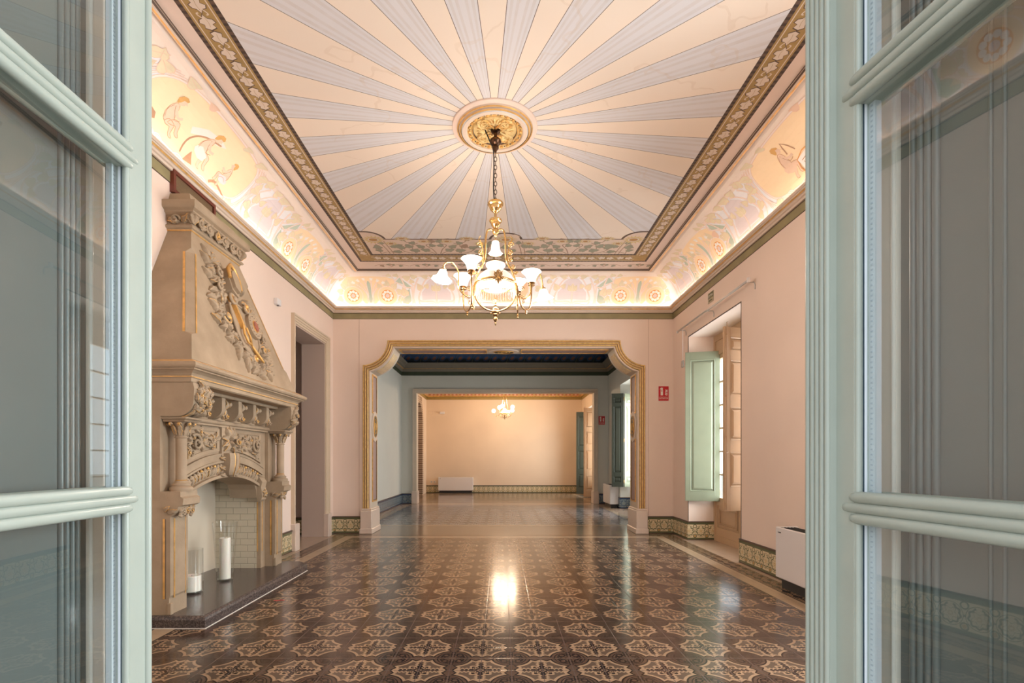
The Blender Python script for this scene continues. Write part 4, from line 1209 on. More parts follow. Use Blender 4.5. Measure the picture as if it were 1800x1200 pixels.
# curtain rail over the window
e=empty('curtain_rail',(3.16,7.9,3.70),'slim metal curtain rail on brackets above the right window','curtain rail')
b=mb(STEEL); b.box(3.150,6.58,3.690,3.172,9.25,3.712); b.mat(WHITEM); b.box(3.146,6.56,3.672,3.176,6.60,3.735); b.box(3.146,9.23,3.680,3.176,9.26,3.722); b.build('rail',e)
for y in (6.62,7.9,9.1):
    b=mb(STEEL); b.tube([(3.16,y,3.69),(3.25,y,3.69),(3.262,y,3.66),(3.262,y,3.60)],.006,6); b.build('bracket',e)
b=mb(WHITEM); b.tube([(3.165,8.98,3.69),(3.165,8.98,3.10)],.0035,6); b.tube([(3.175,9.02,3.69),(3.175,9.02,3.10)],.0035,6); b.build('pull_cord',e)
b=mb(STEEL); b.bbox(3.155,8.965,3.02,3.185,9.035,3.14,.006); b.build('cord_weight',e)
# fan coil heaters
def heater(label,x,y,rz,L,H,D,z0=.11,group='white fan coil heaters'):
    e=empty('fan_coil_heater',(x,y,0),label,'heater',rz,group)
    # local: x along length 0..L, y depth from wall 0..D (front at -D)
    b=mb(WHITEM); b.bbox(0,-D,z0,L,-D+.02,z0+H,.010)
    b.bbox(0,-D+.006,z0,.045,0,z0+H,.008); b.bbox(L-.045,-D+.006,z0,L,0,z0+H,.008); b.box(.02,-.02,z0,L-.02,0,z0+H-.02); b.build('casing',e,local=True)
    b=mb(BLACKP); b.box(.045,-D+.02,z0+H-.035,L-.045,-.015,z0+H-.015)
    n=int(L/.02)
    for k in range(5): 
        y_=-D+.04+k*(D-.06)/5; b.box(.045,y_,z0+H-.016,L-.045,y_+.006,z0+H-.004)
    b.build('outlet_grille',e,local=True)
    b=mb(BLACKP); b.box(.05,-D+.045,0,L-.05,-.03,z0+.01); b.build('base',e,local=True)
    b=mb(BLACKP); fn=lambda a,c,h:(a,-D-h,c)
    b.prism([(.055,z0+H-.062),(.072,z0+H-.062),(.055,z0+H-.045)],fn,0,.0015); b.box(.076,-D-.0015,z0+H-.062,.115,-D,z0+H-.050)
    b.build('maker_mark',e,local=True)
    return e
heater('long white fan coil heater under the plain wall beside the right glazed door',XR-.005,5.69,-pi/2,1.45,.555,.235)
heater('white fan coil heater against the cream back wall of the far room',-2.67,Y5-.005,0,1.46,.56,.23)
heater('white fan coil heater in the right corner of the blue room',XR2-.005,15.9,-pi/2,1.0,.56,.26)
# signs
FONT=bpy.data.fonts.get('Bfont') 
def text_mesh(s,size,depth=.0008):
    c=bpy.data.curves.new('lettering','FONT'); c.body=s; c.size=size; c.extrude=depth; c.align_x='CENTER'; c.align_y='CENTER'
    o=bpy.data.objects.new('lettering',c); col.objects.link(o); dg=bpy.context.evaluated_depsgraph_get(); dg.update()
    me=bpy.data.meshes.new_from_object(o.evaluated_get(dg)); bpy.data.objects.remove(o); return me
def sign_ext(x,y,z,w,h,label):
    e=empty('extinguisher_sign',(x,y,z),label,'sign')
    b=mb(SIGNW); b.box(-w/2-.006,-.006,-h/2-.006,w/2+.006,0,h/2+.006); b.mat(REDS); b.box(-w/2,-.008,-h/2,w/2,-.004,h/2); b.build('plate',e,local=True)
    b=mb(SIGNW); fn=lambda a,c,hh:(a*w,-.009-hh,c*h)
    b.prism([(-.29,-.13),(-.06,-.13),(-.06,.24),(-.10,.30),(-.10,.33),(-.05,.37),(-.08,.41),(-.14,.39),(-.20,.42),(-.32,.36),(-.36,.26),(-.31,.26),(-.27,.33),(-.22,.33),(-.25,.28),(-.29,.24)],fn,0,.001)
    for k in range(4):
        z=-.14+k*.105; b.prism([(.12+.02*k,z+.09),(.20,z+.02),(.34,z),(.40,z+.05),(.36,z+.085),(.26,z+.07),(.17,z+.12)],fn,0,.001)
    b.mat(REDS); b.prism([(-.23,.14),(-.12,.14),(-.12,.20),(-.23,.20)],fn,.001,.002)
    b.mat(SIGNW); b.prism([(-.42,-.235),(.42,-.235),(.42,-.225),(-.42,-.225)],fn,0,.001)
    b.build('pictogram',e,local=True)
    me=text_mesh('EXTINTOR',h*.155); me.materials.append(SIGNW); o=bpy.data.objects.new('lettering',me); col.objects.link(o); o.parent=e
    o.location=(0,-.010,-h*.345); o.rotation_euler=(pi/2,0,0); o.scale=(.82,1,1)
sign_ext(3.085,YB,2.665,.195,.275,'red EXTINTOR sign on the pink back wall right of the gilded arch')
sign_ext(3.19,Y3,2.66,.20,.27,'small red EXTINTOR sign in the blue room beside the inner doorway')
e=empty('exit_sign',(XR,8.02,3.93),'small olive green exit sign high on the right wall above the curtain rail','sign')
b=mb(SIGNG); b.box(XR-.006,7.93,3.86,XR,8.13,4.02); b.mat(simple('sign_lower_half',(.50,.42,.28),.5)); b.box(XR-.0065,7.93,3.86,XR-.004,8.13,3.925); b.build('plate',e)
for tx,z,m,sz in (('SORTIDA',3.968,SIGNW,.042),('SALIDA',3.893,SIGNG,.042)):
    me=text_mesh(tx,sz); me.materials.append(m); o=bpy.data.objects.new('lettering',me); col.objects.link(o); o.parent=e
    o.location=(-.009,.01,z-3.93); o.rotation_euler=(pi/2,0,-pi/2)
# sensor on the left wall
e=empty('wall_sensor',(XL,7.32,3.65),'small white sensor box high on the left wall beside the hood','sensor')
b=mb(WHITEM); b.bbox(XL,7.25,3.60,XL+.055,7.38,3.69,.006); b.build('housing',e); b=mb(BLACKP); b.box(XL+.02,7.30,3.595,XL+.045,7.33,3.60); b.build('lens',e)
# wooden vent grille
e=empty('vent_grille',(XL,5.35,4.0),'red brown wooden vent grille on the wall above the fireplace hood','vent')
b=mb(WOODR); fn=lambda a,c,h:(XL+.012+h,a,c)
b.box(XL,4.98,4.0,XL+.012,5.71,4.225); frame_rect(b,fn,4.98,4.0,5.71,4.225,.035,.03); b.build('frame',e)
b=mb(GRILLE); b.box(XL+.012,5.01,4.03,XL+.018,5.68,4.19)
b.mat(simple('grille_wire',(.30,.20,.11),.5))
for k in range(16):
    z=4.035+k*.01; b.box(XL+.018,5.015,z,XL+.024,5.675,z+.004)
b.build('mesh',e)
# fittings on the far room's back wall
e=empty('wall_sensor',(-2.62,Y5,3.40),'small white sensor box high on the back wall of the far room','sensor'); b=mb(WHITEM); b.bbox(-2.62,Y5-.06,3.35,-2.42,Y5,3.44,.008); b.build('housing',e)
for i,x in enumerate((-2.98,-2.85)):
    e=empty('wall_socket',(x,Y5,.47),('left' if i==0 else 'right')+' one of two white wall sockets beside the far room heater','socket',group='wall sockets in the far room')
    b=mb(WHITEM); b.bbox(x-.04,Y5-.012,.43,x+.04,Y5,.51,.004); b.build('plate',e); b=mb(BLACKP) ; b.lathe([(0,-.013),(.018,-.013),(.018,-.008)],(x,Y5,.47),12,axis='y'); b.build('outlet',e)
b=mb(SEAM)
for x in (-3.02,-2.72): 
    b.box(x-.09,Y5-.003,3.33,x+.09,Y5+.001,3.334); b.box(x-.09,Y5-.003,3.46,x+.09,Y5+.001,3.464); b.box(x-.09,Y5-.003,3.33,x-.086,Y5+.001,3.464); b.box(x+.086,Y5-.003,3.33,x+.09,Y5+.001,3.464)
b.build('trim_11',kind='structure')

# ------------------------------------------------------------------ glazed door leaves at the camera
def glazed_leaf(hinge,free,w,zr,ph,label,astragal=False,mirror=1,stile=.052,tz=3.05,z0=.02,skew=0.0):
    """local: x from hinge (0) to free edge (w); the face towards the camera is y=-mirror*t/2"""
    rz=atan2(free[1]-hinge[1],free[0]-hinge[0])
    e=empty('glazed_door',(hinge[0],hinge[1],0),label,'door',rz,'glazed garden door leaves')
    t=.046; s=mirror
    bars=[zr]; 
    while bars[-1]<tz-.5: bars.append(bars[-1]+ph)
    lo=zr-ph
    while lo>z0+.2: bars.insert(0,lo); lo-=ph
    bh=.050
    b=mb(DOORGR)
    b.bbox(w-stile,-t/2,z0,w,t/2,tz,.004); b.bbox(0,-t/2,z0,.07,t/2,tz,.004); b.box(.07,-t/2,z0,w-stile,t/2,z0+.12); b.box(.07,-t/2,tz-.1,w-stile,t/2,tz)
    # bead on the outer edge of the stile, both faces
    for sg in (-1,1): b.tube([(w-.008,sg*(t/2),z0),(w-.008,sg*(t/2),tz)],.008,10)
    for sg in (-1,1): b.tube([(w-stile+.002,sg*(t/2-.006),z0),(w-stile+.002,sg*(t/2-.006),tz)],.006,8)
    b.build('frame',e,local=True)
    for z in bars:
        b=mb(DOORGR); b.box(.03,-t/2+.006,z-bh/2,w-stile+.004,t/2-.006,z+bh/2)
        for sg in (-1,1):
            y=sg*(t/2-.004)
            for k,(dz,r,ex) in enumerate(((-.0175,.010,.018),(0,.0095,.034),(.0175,.010,.018))):
                xe=w-stile+ex
                b.tube([(.02,y,z+dz),(xe-.02,y,z+dz),(xe-.008,y,z+dz),(xe,y,z+dz)],[r,r,r*.75,.001],12)
        b.build('glazing_bar',e,local=True)
    # panes with aluminium spacer
    zs=[z0+.12]+bars+[tz-.1]
    for i in range(len(zs)-1):
        a=zs[i]+(bh/2 if i else 0); c=zs[i+1]-(bh/2 if i<len(zs)-2 else 0)
        yn=-s*.004-skew; b=mb(PANE); b.quad((.05,yn,a-.01),(w-stile+.006,-s*.004,a-.01),(w-stile+.006,-s*.004,c+.01),(.05,yn,c+.01)); p=b.build('glass_pane',e,local=True)
        b=mb(ALU); x=w-stile-.012
        b.box(x,s*.001,a,x+.012,s*.013,c); b.box(w-stile-.0012,-s*.0085,a,w-stile+.001,-s*.003,c); b.mat(BLUEP); b.box(w-stile-.0015,-s*.0100,a,w-stile+.001,-s*.0086,c)
        b.mat(simple('spacer_perforation',(.52,.56,.62),.5) if i==0 and not hasattr(glazed_leaf,'pm') else glazed_leaf.pm)
        if not hasattr(glazed_leaf,'pm'): glazed_leaf.pm=b.mats[-1]
        n=int((c-a)/.0085)
        for k in range(n): b.box(x+.004,s*.0002,a+k*.0085+.003,x+.008,s*.0012,a+k*.0085+.0055)
        b.build('spacer_bar',p,local=True)
    if astragal:
        b=mb(DOORGR); y=-s*t/2
        b.box(w-.052,y,z0,w+.004,y-s*.012,tz)
        for k in range(5): b.tube([(w-.046+k*.0115,y-s*.012,z0),(w-.046+k*.0115,y-s*.012,tz)],.0052,8)
        b.build('astragal',e,local=True)
    # solid inner shutter folded behind the glass
    g=s*.060
    ws=w-stile+.003
    b=mb(PANELG); b.bbox(.0,g,z0,ws,g+s*.022,tz,.004)
    for k in range(4): b.tube([(ws-.028-k*.013,g-s*.001,z0),(ws-.028-k*.013,g-s*.001,tz)],.0058,8)
    for k in (.0,.018): b.tube([(ws*.55+k,g-s*.0005,z0),(ws*.55+k,g-s*.0005,tz)],.003,6)
    b.build('folded_shutter',e,local=True)
    b=mb(EDGEC); b.box(ws,g+s*.004,z0,w-.004,g+s*.018,tz); b.tube([(ws+.012,g+s*.002,z0),(ws+.012,g+s*.002,tz)],.004,6); b.build('shutter_edge',e,local=True)
    return e
# left leaf: visible face is its local -y side; right leaf: its local +y side
glazed_leaf((-.762,.50),(-.777,1.10),.6005,1.320,.695,'left sage green glazed door leaf standing open beside the camera',mirror=1,stile=.066,skew=.017)
glazed_leaf((.658,.50),(.5995,.95),.454,1.320,.697,'right sage green glazed door leaf with fluted edge standing open beside the camera',astragal=True,mirror=-1,stile=.094-.0)

# scrap of red tape on the floor
b=mb(REDS)
b.prism([(-2.27,5.11),(-2.235,5.10),(-2.20,5.125),(-2.17,5.115),(-2.168,5.13),(-2.20,5.14),(-2.24,5.118),(-2.268,5.125)],lambda a,c,h:(a,c,h),.0005,.002)
tag(b.build('tape_scrap'),'tiny red scrap of tape on the tiled floor in front of the hearth','tape')

# bare tree in the garden, seen through the window and its reflection in the left glazed door
def bare_tree(x,y,h,seed,label):
    r=random.Random(seed); b=mb(simple('bark_grey_brown',(.10,.08,.06),.9))
    def grow(p,d,L,rad,k):
        q=p+d*L; m_=p+d*L*.5+Vector((r.uniform(-.06,.06),r.uniform(-.06,.06),0))*L
        b.tube([p,m_,q],[rad,rad*.85,rad*.65],5,cap=False)
        if k==0: return
        for _ in range(3 if k>1 else 4):
            e=(d+Vector((r.uniform(-.75,.75),r.uniform(-.75,.75),r.uniform(-.15,.55)))).normalized(); grow(q,e,L*r.uniform(.62,.8),rad*.55,k-1)
    grow(Vector((x,y,-.15)),Vector((0,0,1)),h*.3,.09,4)
    tag(b.build('bare_tree'),label,'tree')
bare_tree(11.5,12.5,6.5,3,'bare garden tree outside the right window, reflected in the left glazed door')
# ------------------------------------------------------------------ ceiling rosette
rx,ry=RC
ro=empty('ceiling_rosette',(rx,ry,ZC),'round plaster rosette with gilded acanthus centre where the painted ceiling rays meet','ceiling rosette')
b=mb(SKINP)
b.lathe([(.435,-.0),(.435,-.012),(.43,-.016),(.388,-.020),(.386,-.034),(.380,-.040),(.372,-.040),(.368,-.034),(.362,-.036),(.360,-.050),(.352,-.056),(.344,-.056),(.340,-.050),(.335,-.050),(.330,-.060),(.300,-.062),(.288,-.058),(.284,-.044)],(rx,ry,ZC),64,
  mats=[SKINP,SKINP,SKINP,CORN,GOLD,GOLD,DKLINE,CORN,CORN,GOLD,GOLD,DKLINE,WHITEP,WHITEP,CORN,CORN,CORN]); b.build('moulded_ring',ro)
b=mb(GOLDL); b.lathe([(.286,-.044),(.240,-.034),(.236,-.042),(.226,-.042),(.220,-.030),(0,-.028)],(rx,ry,ZC),48,mats=[GOLDL,GOLDL,GOLD,DKLINE,GOLDL]); 
fn=lambda a,c,h:(rx+a,ry+c,ZC-.028-h)
for k in range(24):
    a=2*pi*k/24; b.mat(GOLD); b.sphere((rx+.263*cos(a),ry+.263*sin(a),ZC-.046),.017,10,7,(1,1,.8)); b.mat(DKLINE); a+=pi/24; b.sphere((rx+.262*cos(a),ry+.262*sin(a),ZC-.042),.007,6,4)
b.build('gilded_disc',ro)
b=mb(GOLDL)
for q in range(4):
    a0=-pi/2+q*pi/2
    R_=lambda p,r,a0=a0:(r*cos(a0)-p*sin(a0),r*sin(a0)+p*cos(a0))
    for k in range(5):
        da=(k-2)*.42; x,y=R_(sin(da)*.02,.105); leaf(b,fn,x,y,a0+da,.085,.032,.022,0,gold=.6,m=GOLDL,lob=1)
    for sg in (-1,1):
        pts=[R_(sg*.01,.05),R_(sg*.05,.10),R_(sg*.075,.16),R_(sg*.12,.175),R_(sg*.14,.14)]
        vine(b,fn,pts,.010,.012,GOLDL,.5); 
        for r,p,aa in ((.11,.05,.9),(.14,.07,.5),(.16,.10,1.3),(.09,.09,1.9)):
            x,y=R_(sg*p,r); leaf(b,fn,x,y,a0+sg*aa,.075,.038,.02,sg*.8,gold=.6,m=GOLDL)
        x,y=R_(sg*.05,.075); scroll(b,fn,x,y,.028,a0,1.2,sg,.007,.012,GOLDL,.7)
b.build('acanthus_relief',ro)

# ------------------------------------------------------------------ gas-style chandelier
CHX,CHY=-.064,5.26
ch=empty('chandelier',(CHX,CHY,ZC-.03),'ornate brass chandelier with lit opal glass shades and a central globe','chandelier')
C=lambda x,y,z:(CHX+x,CHY+y,z)
b=mb(BRONZE); c=(CHX,CHY,0)
b.lathe([(0,4.775),(.05,4.772),(.045,4.750),(.02,4.735),(.018,4.705),(.030,4.695),(.058,4.670),(.060,4.650),(.045,4.630),(.025,4.615),(.034,4.600),(.034,4.585),(.016,4.565),(.010,4.545),(0,4.54)],c,20)
b.build('ceiling_hook',ch)
z=4.545; k=0
b=mb(BRONZE)
while z>4.05:
    L=.052; pts=[]
    for i in range(12):
        a=2*pi*i/12; u=.013*cos(a); w=L/2*sin(a)
        pts.append(C(u,0,z-L/2+w) if k%2 else C(0,u,z-L/2+w))
    b.tube(pts,.0035,6,closed=True); z-=L-.010; k+=1
b.build('chain',ch)
b=mb(BLACKM)
P=catmull([C(-.11,-.02,4.775),C(-.06,-.01,4.66),C(-.022,0,4.57),C(-.016,0,4.4),C(-.02,0,4.2),C(-.012,0,4.03)],8); b.tube(P,.0065,8); b.build('flex',ch)
b=mb(BRASS)
b.lathe([(0,4.045),(.03,4.045),(.075,4.035),(.082,4.022),(.080,4.008),(.066,4.000),(.066,3.985),(.058,3.965),(.035,3.940),(.014,3.925),(.014,3.87),(.030,3.865),(.062,3.858),(.066,3.845),(.060,3.832),(.050,3.828),(.046,3.800),(.030,3.780),(.022,3.765),(.034,3.750),(.034,3.725),(.022,3.710),(.016,3.690),(.008,3.680),(0,3.676)],c,28)
b.build('canopy',ch)
# harp rods
for sg in (-1,1):
    b=mb(BRASS)
    P=catmull([C(sg*.012,0,3.735),C(sg*.05,0,3.76),C(sg*.085,0,3.74),C(sg*.10,0,3.66),C(sg*.105,0,3.50),C(sg*.12,0,3.42),C(sg*.165,0,3.34),C(sg*.205,0,3.23),C(sg*.212,0,3.12)],8)
    b.tube(P,.0095,10); b.build('harp_rod',ch)
    b=mb(BRASS); fn=lambda a,q,h,sg=sg:C(sg*(.125+a),h-.002,3.42+q)
    for (x,y,R,a0,hd) in ((.03,.18,.034,0,1),(.025,.10,.028,2,-1),(.03,.03,.030,1,1),(.05,-.05,.026,2,-1),(.085,-.11,.02,0,1)): scroll(b,fn,x,y,R,a0,1.4,hd,.006,0,BRASS,1,18)
    vine(b,fn,[(.01,-.06),(.0,.06),(.012,.16),(.035,.23)],.005,0,BRASS); vine(b,fn,[(.03,.2),(.045,.24),(.03,.27)],.005,0,BRASS)
    b.build('filigree',ch)
# upper small bell shade
def bell(b,fn,prof,seg=28,flute=0,nf=8):
    rows=[]
    for r,h,fl in prof:
        rows.append([fn(r*(1+fl*flute*cos(nf*2*pi*i/seg))*cos(2*pi*i/seg),r*(1+fl*flute*cos(nf*2*pi*i/seg))*sin(2*pi*i/seg),h) for i in range(seg)])
    for A,Bq in zip(rows[:-1],rows[1:]): b.add(A+Bq,[(i,(i+1)%seg,seg+(i+1)%seg,seg+i) for i in range(seg)],True)
b=mb(OPAL); fn=lambda x,y,z:C(x,y,3.66+z)
bell(b,fn,[(.0,-.015,0),(.018,-.018,0),(.034,-.03,0),(.040,-.06,0),(.042,-.10,0),(.052,-.13,.3),(.070,-.150,1),(.066,-.152,1),(.048,-.13,.3),(.036,-.09,0)],32,.08); b.build('small_bell_shade',ch)
b=mb(BRASS); b.lathe([(.004,3.70),(.004,3.655),(.02,3.65),(.022,3.635)],c,12); b.build('shade_holder',ch)
# globe
b=mb(OPALG)
gp=[(.095,3.405),(.100,3.400),(.098,3.385),(.075,3.355),(.072,3.345),(.085,3.335),(.125,3.315),(.165,3.28),(.190,3.24),(.203,3.20)]
b.lathe(gp,c,40); b.build('globe_shade',ch)
b=mb(OPALH); b.lathe([(.0,3.235),(.045,3.225),(.11,3.185),(.15,3.165),(.120,3.145),(.0,3.135)],c,28); b.build('inner_burner_shade',ch)
# ring around the globe + ornament
b=mb(BRASS); b.tube([C(.212*cos(a*pi/24),.212*sin(a*pi/24),3.195) for a in range(48)],.011,10,closed=True); b.tube([C(.206*cos(a*pi/24),.206*sin(a*pi/24),3.178) for a in range(48)],.005,6,closed=True)
b.build('globe_ring',ch)
b=mb(BRASSD); fn=lambda a,q,h:C(a+.03,-.215-h,3.19+q)
for x,y,R,a0,hd in ((-.025,.03,.022,0,1),(.025,.03,.022,pi,-1),(-.04,0,.02,1,-1),(.04,0,.02,2,1),(0,.055,.02,0,1),(-.015,-.03,.018,0,1),(.015,-.03,.018,pi,-1)): scroll(b,fn,x,y,R,a0,1.3,hd,.0055,.006,BRASSD,0,16)
for a in (pi/2,pi/2+.6,pi/2-.6,-pi/2): leaf(b,fn,0,0,a,.075,.03,.02,0,gold=1,m=BRASSD)
b.sphere(fn(0,0,.01),.014,10,6); b.tube([fn(0,-.04,.0),fn(0,-.075,0)],[.008,.001],8); b.build('ring_ornament',ch)
# lower hoops and cup
for q,r_ in ((0,.212),):
    b=mb(BRASSD); b.tube([C(r_*cos(a)*cos(q),r_*cos(a)*sin(q),3.12+.20*sin(a)) for a in [-pi*i/24 for i in range(25)]],.0085,10); b.build('lower_hoop',ch)
b=mb(BRASSD)
b.lathe([(0,3.06),(.006,3.06),(.008,3.04),(.016,3.03),(.008,3.015),(.008,2.99),(.020,2.98),(.010,2.965),(.014,2.955),(.034,2.945),(.036,2.925),(.040,2.918),(.036,2.905),(.026,2.895),(.030,2.885),(.022,2.872),(.012,2.865),(.020,2.850),(.024,2.835),(.014,2.818),(.006,2.806),(.010,2.796),(.008,2.785),(0,2.770)],c,20)
for sg in (-1,1): b.sphere(C(sg*.045,0,2.90),.009,8,6); b.tube([C(sg*.03,0,2.90),C(sg*.045,0,2.90)],.004,6)
b.build('burner_cup',ch)
b=mb(BRASSD); b.tube([C(.155*cos(-pi*i/14-.0),-.10-.08*sin(pi*i/14),3.105-.012*sin(pi*i/14)) for i in range(15)],.006,8); b.build('front_strut',ch)
# fringe of crystal rods
drop=None
for k in range(44):
    a=2*pi*k/44; x,y=.202*cos(a),.202*sin(a); L=.075+.012*(k%2)
    if drop is None:
        b=mb(CRYST); b.lathe([(0,0),(.0045,-.004),(.0045,-L),(.001,-L-.008),(0,-L-.008)],(0,0,0),6); drop=b.build('crystal_drop',ch,local=True); o=drop
    else:
        o=drop.copy(); col.objects.link(o); o.parent=ch
    o.location=(x,y,3.172-(ZC-.03)); o.scale=(1,1,1+.15*(k%2))
# arms with shades
def up_shade(x,y,z,sc=1.0):
    b=mb(OPAL); fn=lambda p,q,h:C(x+p*sc,y+q*sc,z+h*sc)
    bell(b,fn,[(.034,.0,0),(.040,.020,0),(.048,.05,0),(.062,.08,0),(.084,.105,.3),(.102,.120,.6),(.100,.123,.6),(.080,.106,.3),(.058,.08,0),(.030,.02,0),(0,.018,0)],32,.03); b.build('up_shade',ch)
    b=mb(BRASSD); b.lathe([(0,-.045),(.012,-.045),(.014,-.03),(.034,-.026),(.036,-.020),(.020,-.014),(.018,-.006),(.036,.0),(.037,.014),(.030,.016)],C(x,y,z),18); b.build('gallery',ch)
def down_shade(x,y,z,tx,ty):
    n=Vector((tx,ty,-1)).normalized(); u=n.orthogonal().normalized(); v=n.cross(u)
    b=mb(OPAL); fn=lambda p,q,h:Vector(C(x,y,z))+u*p+v*q+n*h
    bell(b,fn,[(0,.0,0),(.028,.004,0),(.040,.020,0),(.048,.05,0),(.060,.075,0),(.080,.095,.5),(.098,.108,1),(.095,.108,1),(.076,.095,.5),(.054,.072,0),(.038,.03,0)],32,.05); b.build('down_shade',ch)
    b=mb(BRASS); bell(b,fn,[(.006,-.035,0),(.012,-.03,0),(.014,-.012,0),(.030,-.006,0),(.033,.008,0),(.030,.014,0)],16); b.build('gallery',ch)
def arm(pts,r=.008,m=None):
    b=mb(m or BRASSD); b.tube(catmull([C(*p) for p in pts],8),r,8); 
    return b
U=[(-.235,-.21,3.255),(-.345,.20,3.235),(.375,.11,3.245),(.24,.36,3.235)]
jl=(-.225,0,3.12); jr=(.225,0,3.12)
arms=[(U[0],jl),(U[1],jl),(U[2],jr),(U[3],jr)]
for (x,y,z),(jx,jy,jz) in arms:
    mx,my=(x+jx)/2,(y+jy)/2
    b=arm([(jx,jy,jz),(jx+(x-jx)*.25,jy+(y-jy)*.25,2.99),((x*.65+jx*.35),(y*.65+jy*.35),2.955),(x*.95+jx*.05,y*.95+jy*.05,3.03),(x,y,z-.045)])
    px,py=(x*.6+jx*.4),(y*.6+jy*.4); b.lathe([(0,0),(.008,-.005),(.014,-.02),(.006,-.03),(.010,-.04),(0,-.055)],C(px,py,2.955),10)
    fn=lambda a,q,h,x=x,y=y,jx=jx,jy=jy:C(jx+(x-jx)*(.4+a*2.2),jy+(y-jy)*(.4+a*2.2),3.06+q)
    scroll(b,fn,0,-.035,.035,0,1.3,1,.004,0,BRASSD,0,16)
    b.build('lamp_arm',ch); up_shade(x,y,z)
for (x,y,z,tx,ty),j in (((-.515,-.17,3.285,-.25,-.2),jl),((.50,.20,3.22,.25,.15),jr)):
    jx,jy,jz=j; s=1 if x>0 else -1
    b=arm([(jx+s*.02,jy,jz-.05),(jx+(x-jx)*.30,jy+(y-jy)*.3,3.07),(jx+(x-jx)*.50,jy+(y-jy)*.5,3.14),(jx+(x-jx)*.50,jy+(y-jy)*.5,3.28),(jx+(x-jx)*.68,jy+(y-jy)*.68,3.365),(jx+(x-jx)*.9,jy+(y-jy)*.9,3.36),(x,y,z+.035)],.0075,BRASS)
    b.build('swan_neck_arm',ch); down_shade(x,y,z,tx*.6,ty*.6)
for s in (-1,1):
    b=mb(BRASSD); b.lathe([(0,3.19),(.012,3.185),(.010,3.16),(.018,3.13),(.018,3.09),(.008,3.07),(.008,2.985),(.012,2.975),(.004,2.95),(0,2.93)],C(s*.222,0,0),12)
    fn=lambda a,q,h,s=s:C(s*(.24+a),.0+h,3.12+q)
    scroll(b,fn,.03,.03,.028,0,1.3,1,.005,0,BRASSD,0,16); scroll(b,fn,.03,-.05,.022,1,1.3,-1,.005,0,BRASSD,0,16); b.build('arm_joint',ch)
# light of its bulbs
LB=(1.0,.85,.74)
for (x,y,z),p in zip(U,(20,20,20,20)): point_light('bulb_light',C(x,y,z+.16),p*.48,LB,.05)
for x,y,z in ((-.515,-.17,3.15),(.50,.20,3.08)): point_light('bulb_light',C(x,y,z-.02),26,LB,.05)
point_light('globe_light',C(0,0,3.0),26,LB,.12)
# ------------------------------------------------------------------ small chandelier of the far room
c2=empty('chandelier',(.11,19.2,4.2),'small brass chandelier with lit globes hanging in the cream far room','chandelier')
D=lambda x,y,z:(.11+x,19.2+y,z)
b=mb(BRASS); b.tube([D(0,0,4.58),D(0,0,3.90)],.008,6); b.lathe([(0,4.60),(.06,4.60),(.05,4.56),(0,4.55)],D(0,0,0),14); b.lathe([(.03,3.92),(.06,3.90),(.03,3.87)],D(0,0,0),14)
b.build('stem',c2)
b=mb(BRASS)
for k in range(3):
    a=k*2.094+.5; b.tube([D(.04*cos(a),.04*sin(a),3.9),D(.10*cos(a),.10*sin(a),3.5),D(.16*cos(a),.16*sin(a),3.14)],.005,6)
b.tube([D(.17*cos(a*pi/16),.17*sin(a*pi/16),3.13) for a in range(32)],.016,8,closed=True); b.build('harp_frame',c2)
b=mb(OPAL); b.lathe([(.02,3.33),(.05,3.30),(.09,3.24),(.15,3.16)],D(0,0,0),20); b.build('centre_shade',c2)
OPALF=glow('lit_globe_far',(1,.9,.76),6)
for k in range(6):
    a=k*pi/3+.2; R=.42 if k%2 else .30; z=3.22 if k%2 else 3.38
    b=mb(BRASS); b.tube(catmull([D(.17*cos(a),.17*sin(a),3.13),D((R*.7)*cos(a),(R*.7)*sin(a),3.02),D(R*cos(a),R*sin(a),z-.08)],6),.007,6); b.build('lamp_arm',c2)
    b=mb(OPALF); b.sphere(D(R*cos(a),R*sin(a),z),.072,16,10); b.build('globe',c2)
b=mb(BRASSD); b.lathe([(0,3.10),(.02,3.08),(.03,3.02),(.015,2.97),(.02,2.94),(0,2.90)],D(0,0,0),12)
for k in range(6):
    a=k*pi/3; b.tube(catmull([D(.02*cos(a),.02*sin(a),3.0),D(.10*cos(a),.10*sin(a),2.96),D(.16*cos(a),.16*sin(a),3.02)],5),.005,6)
b.build('finial',c2)
for x,y in ((.3,.2),(-.3,.2),(0,-.35)): point_light('bulb_light',D(x,y,3.55),40,(1,.74,.50),.08)

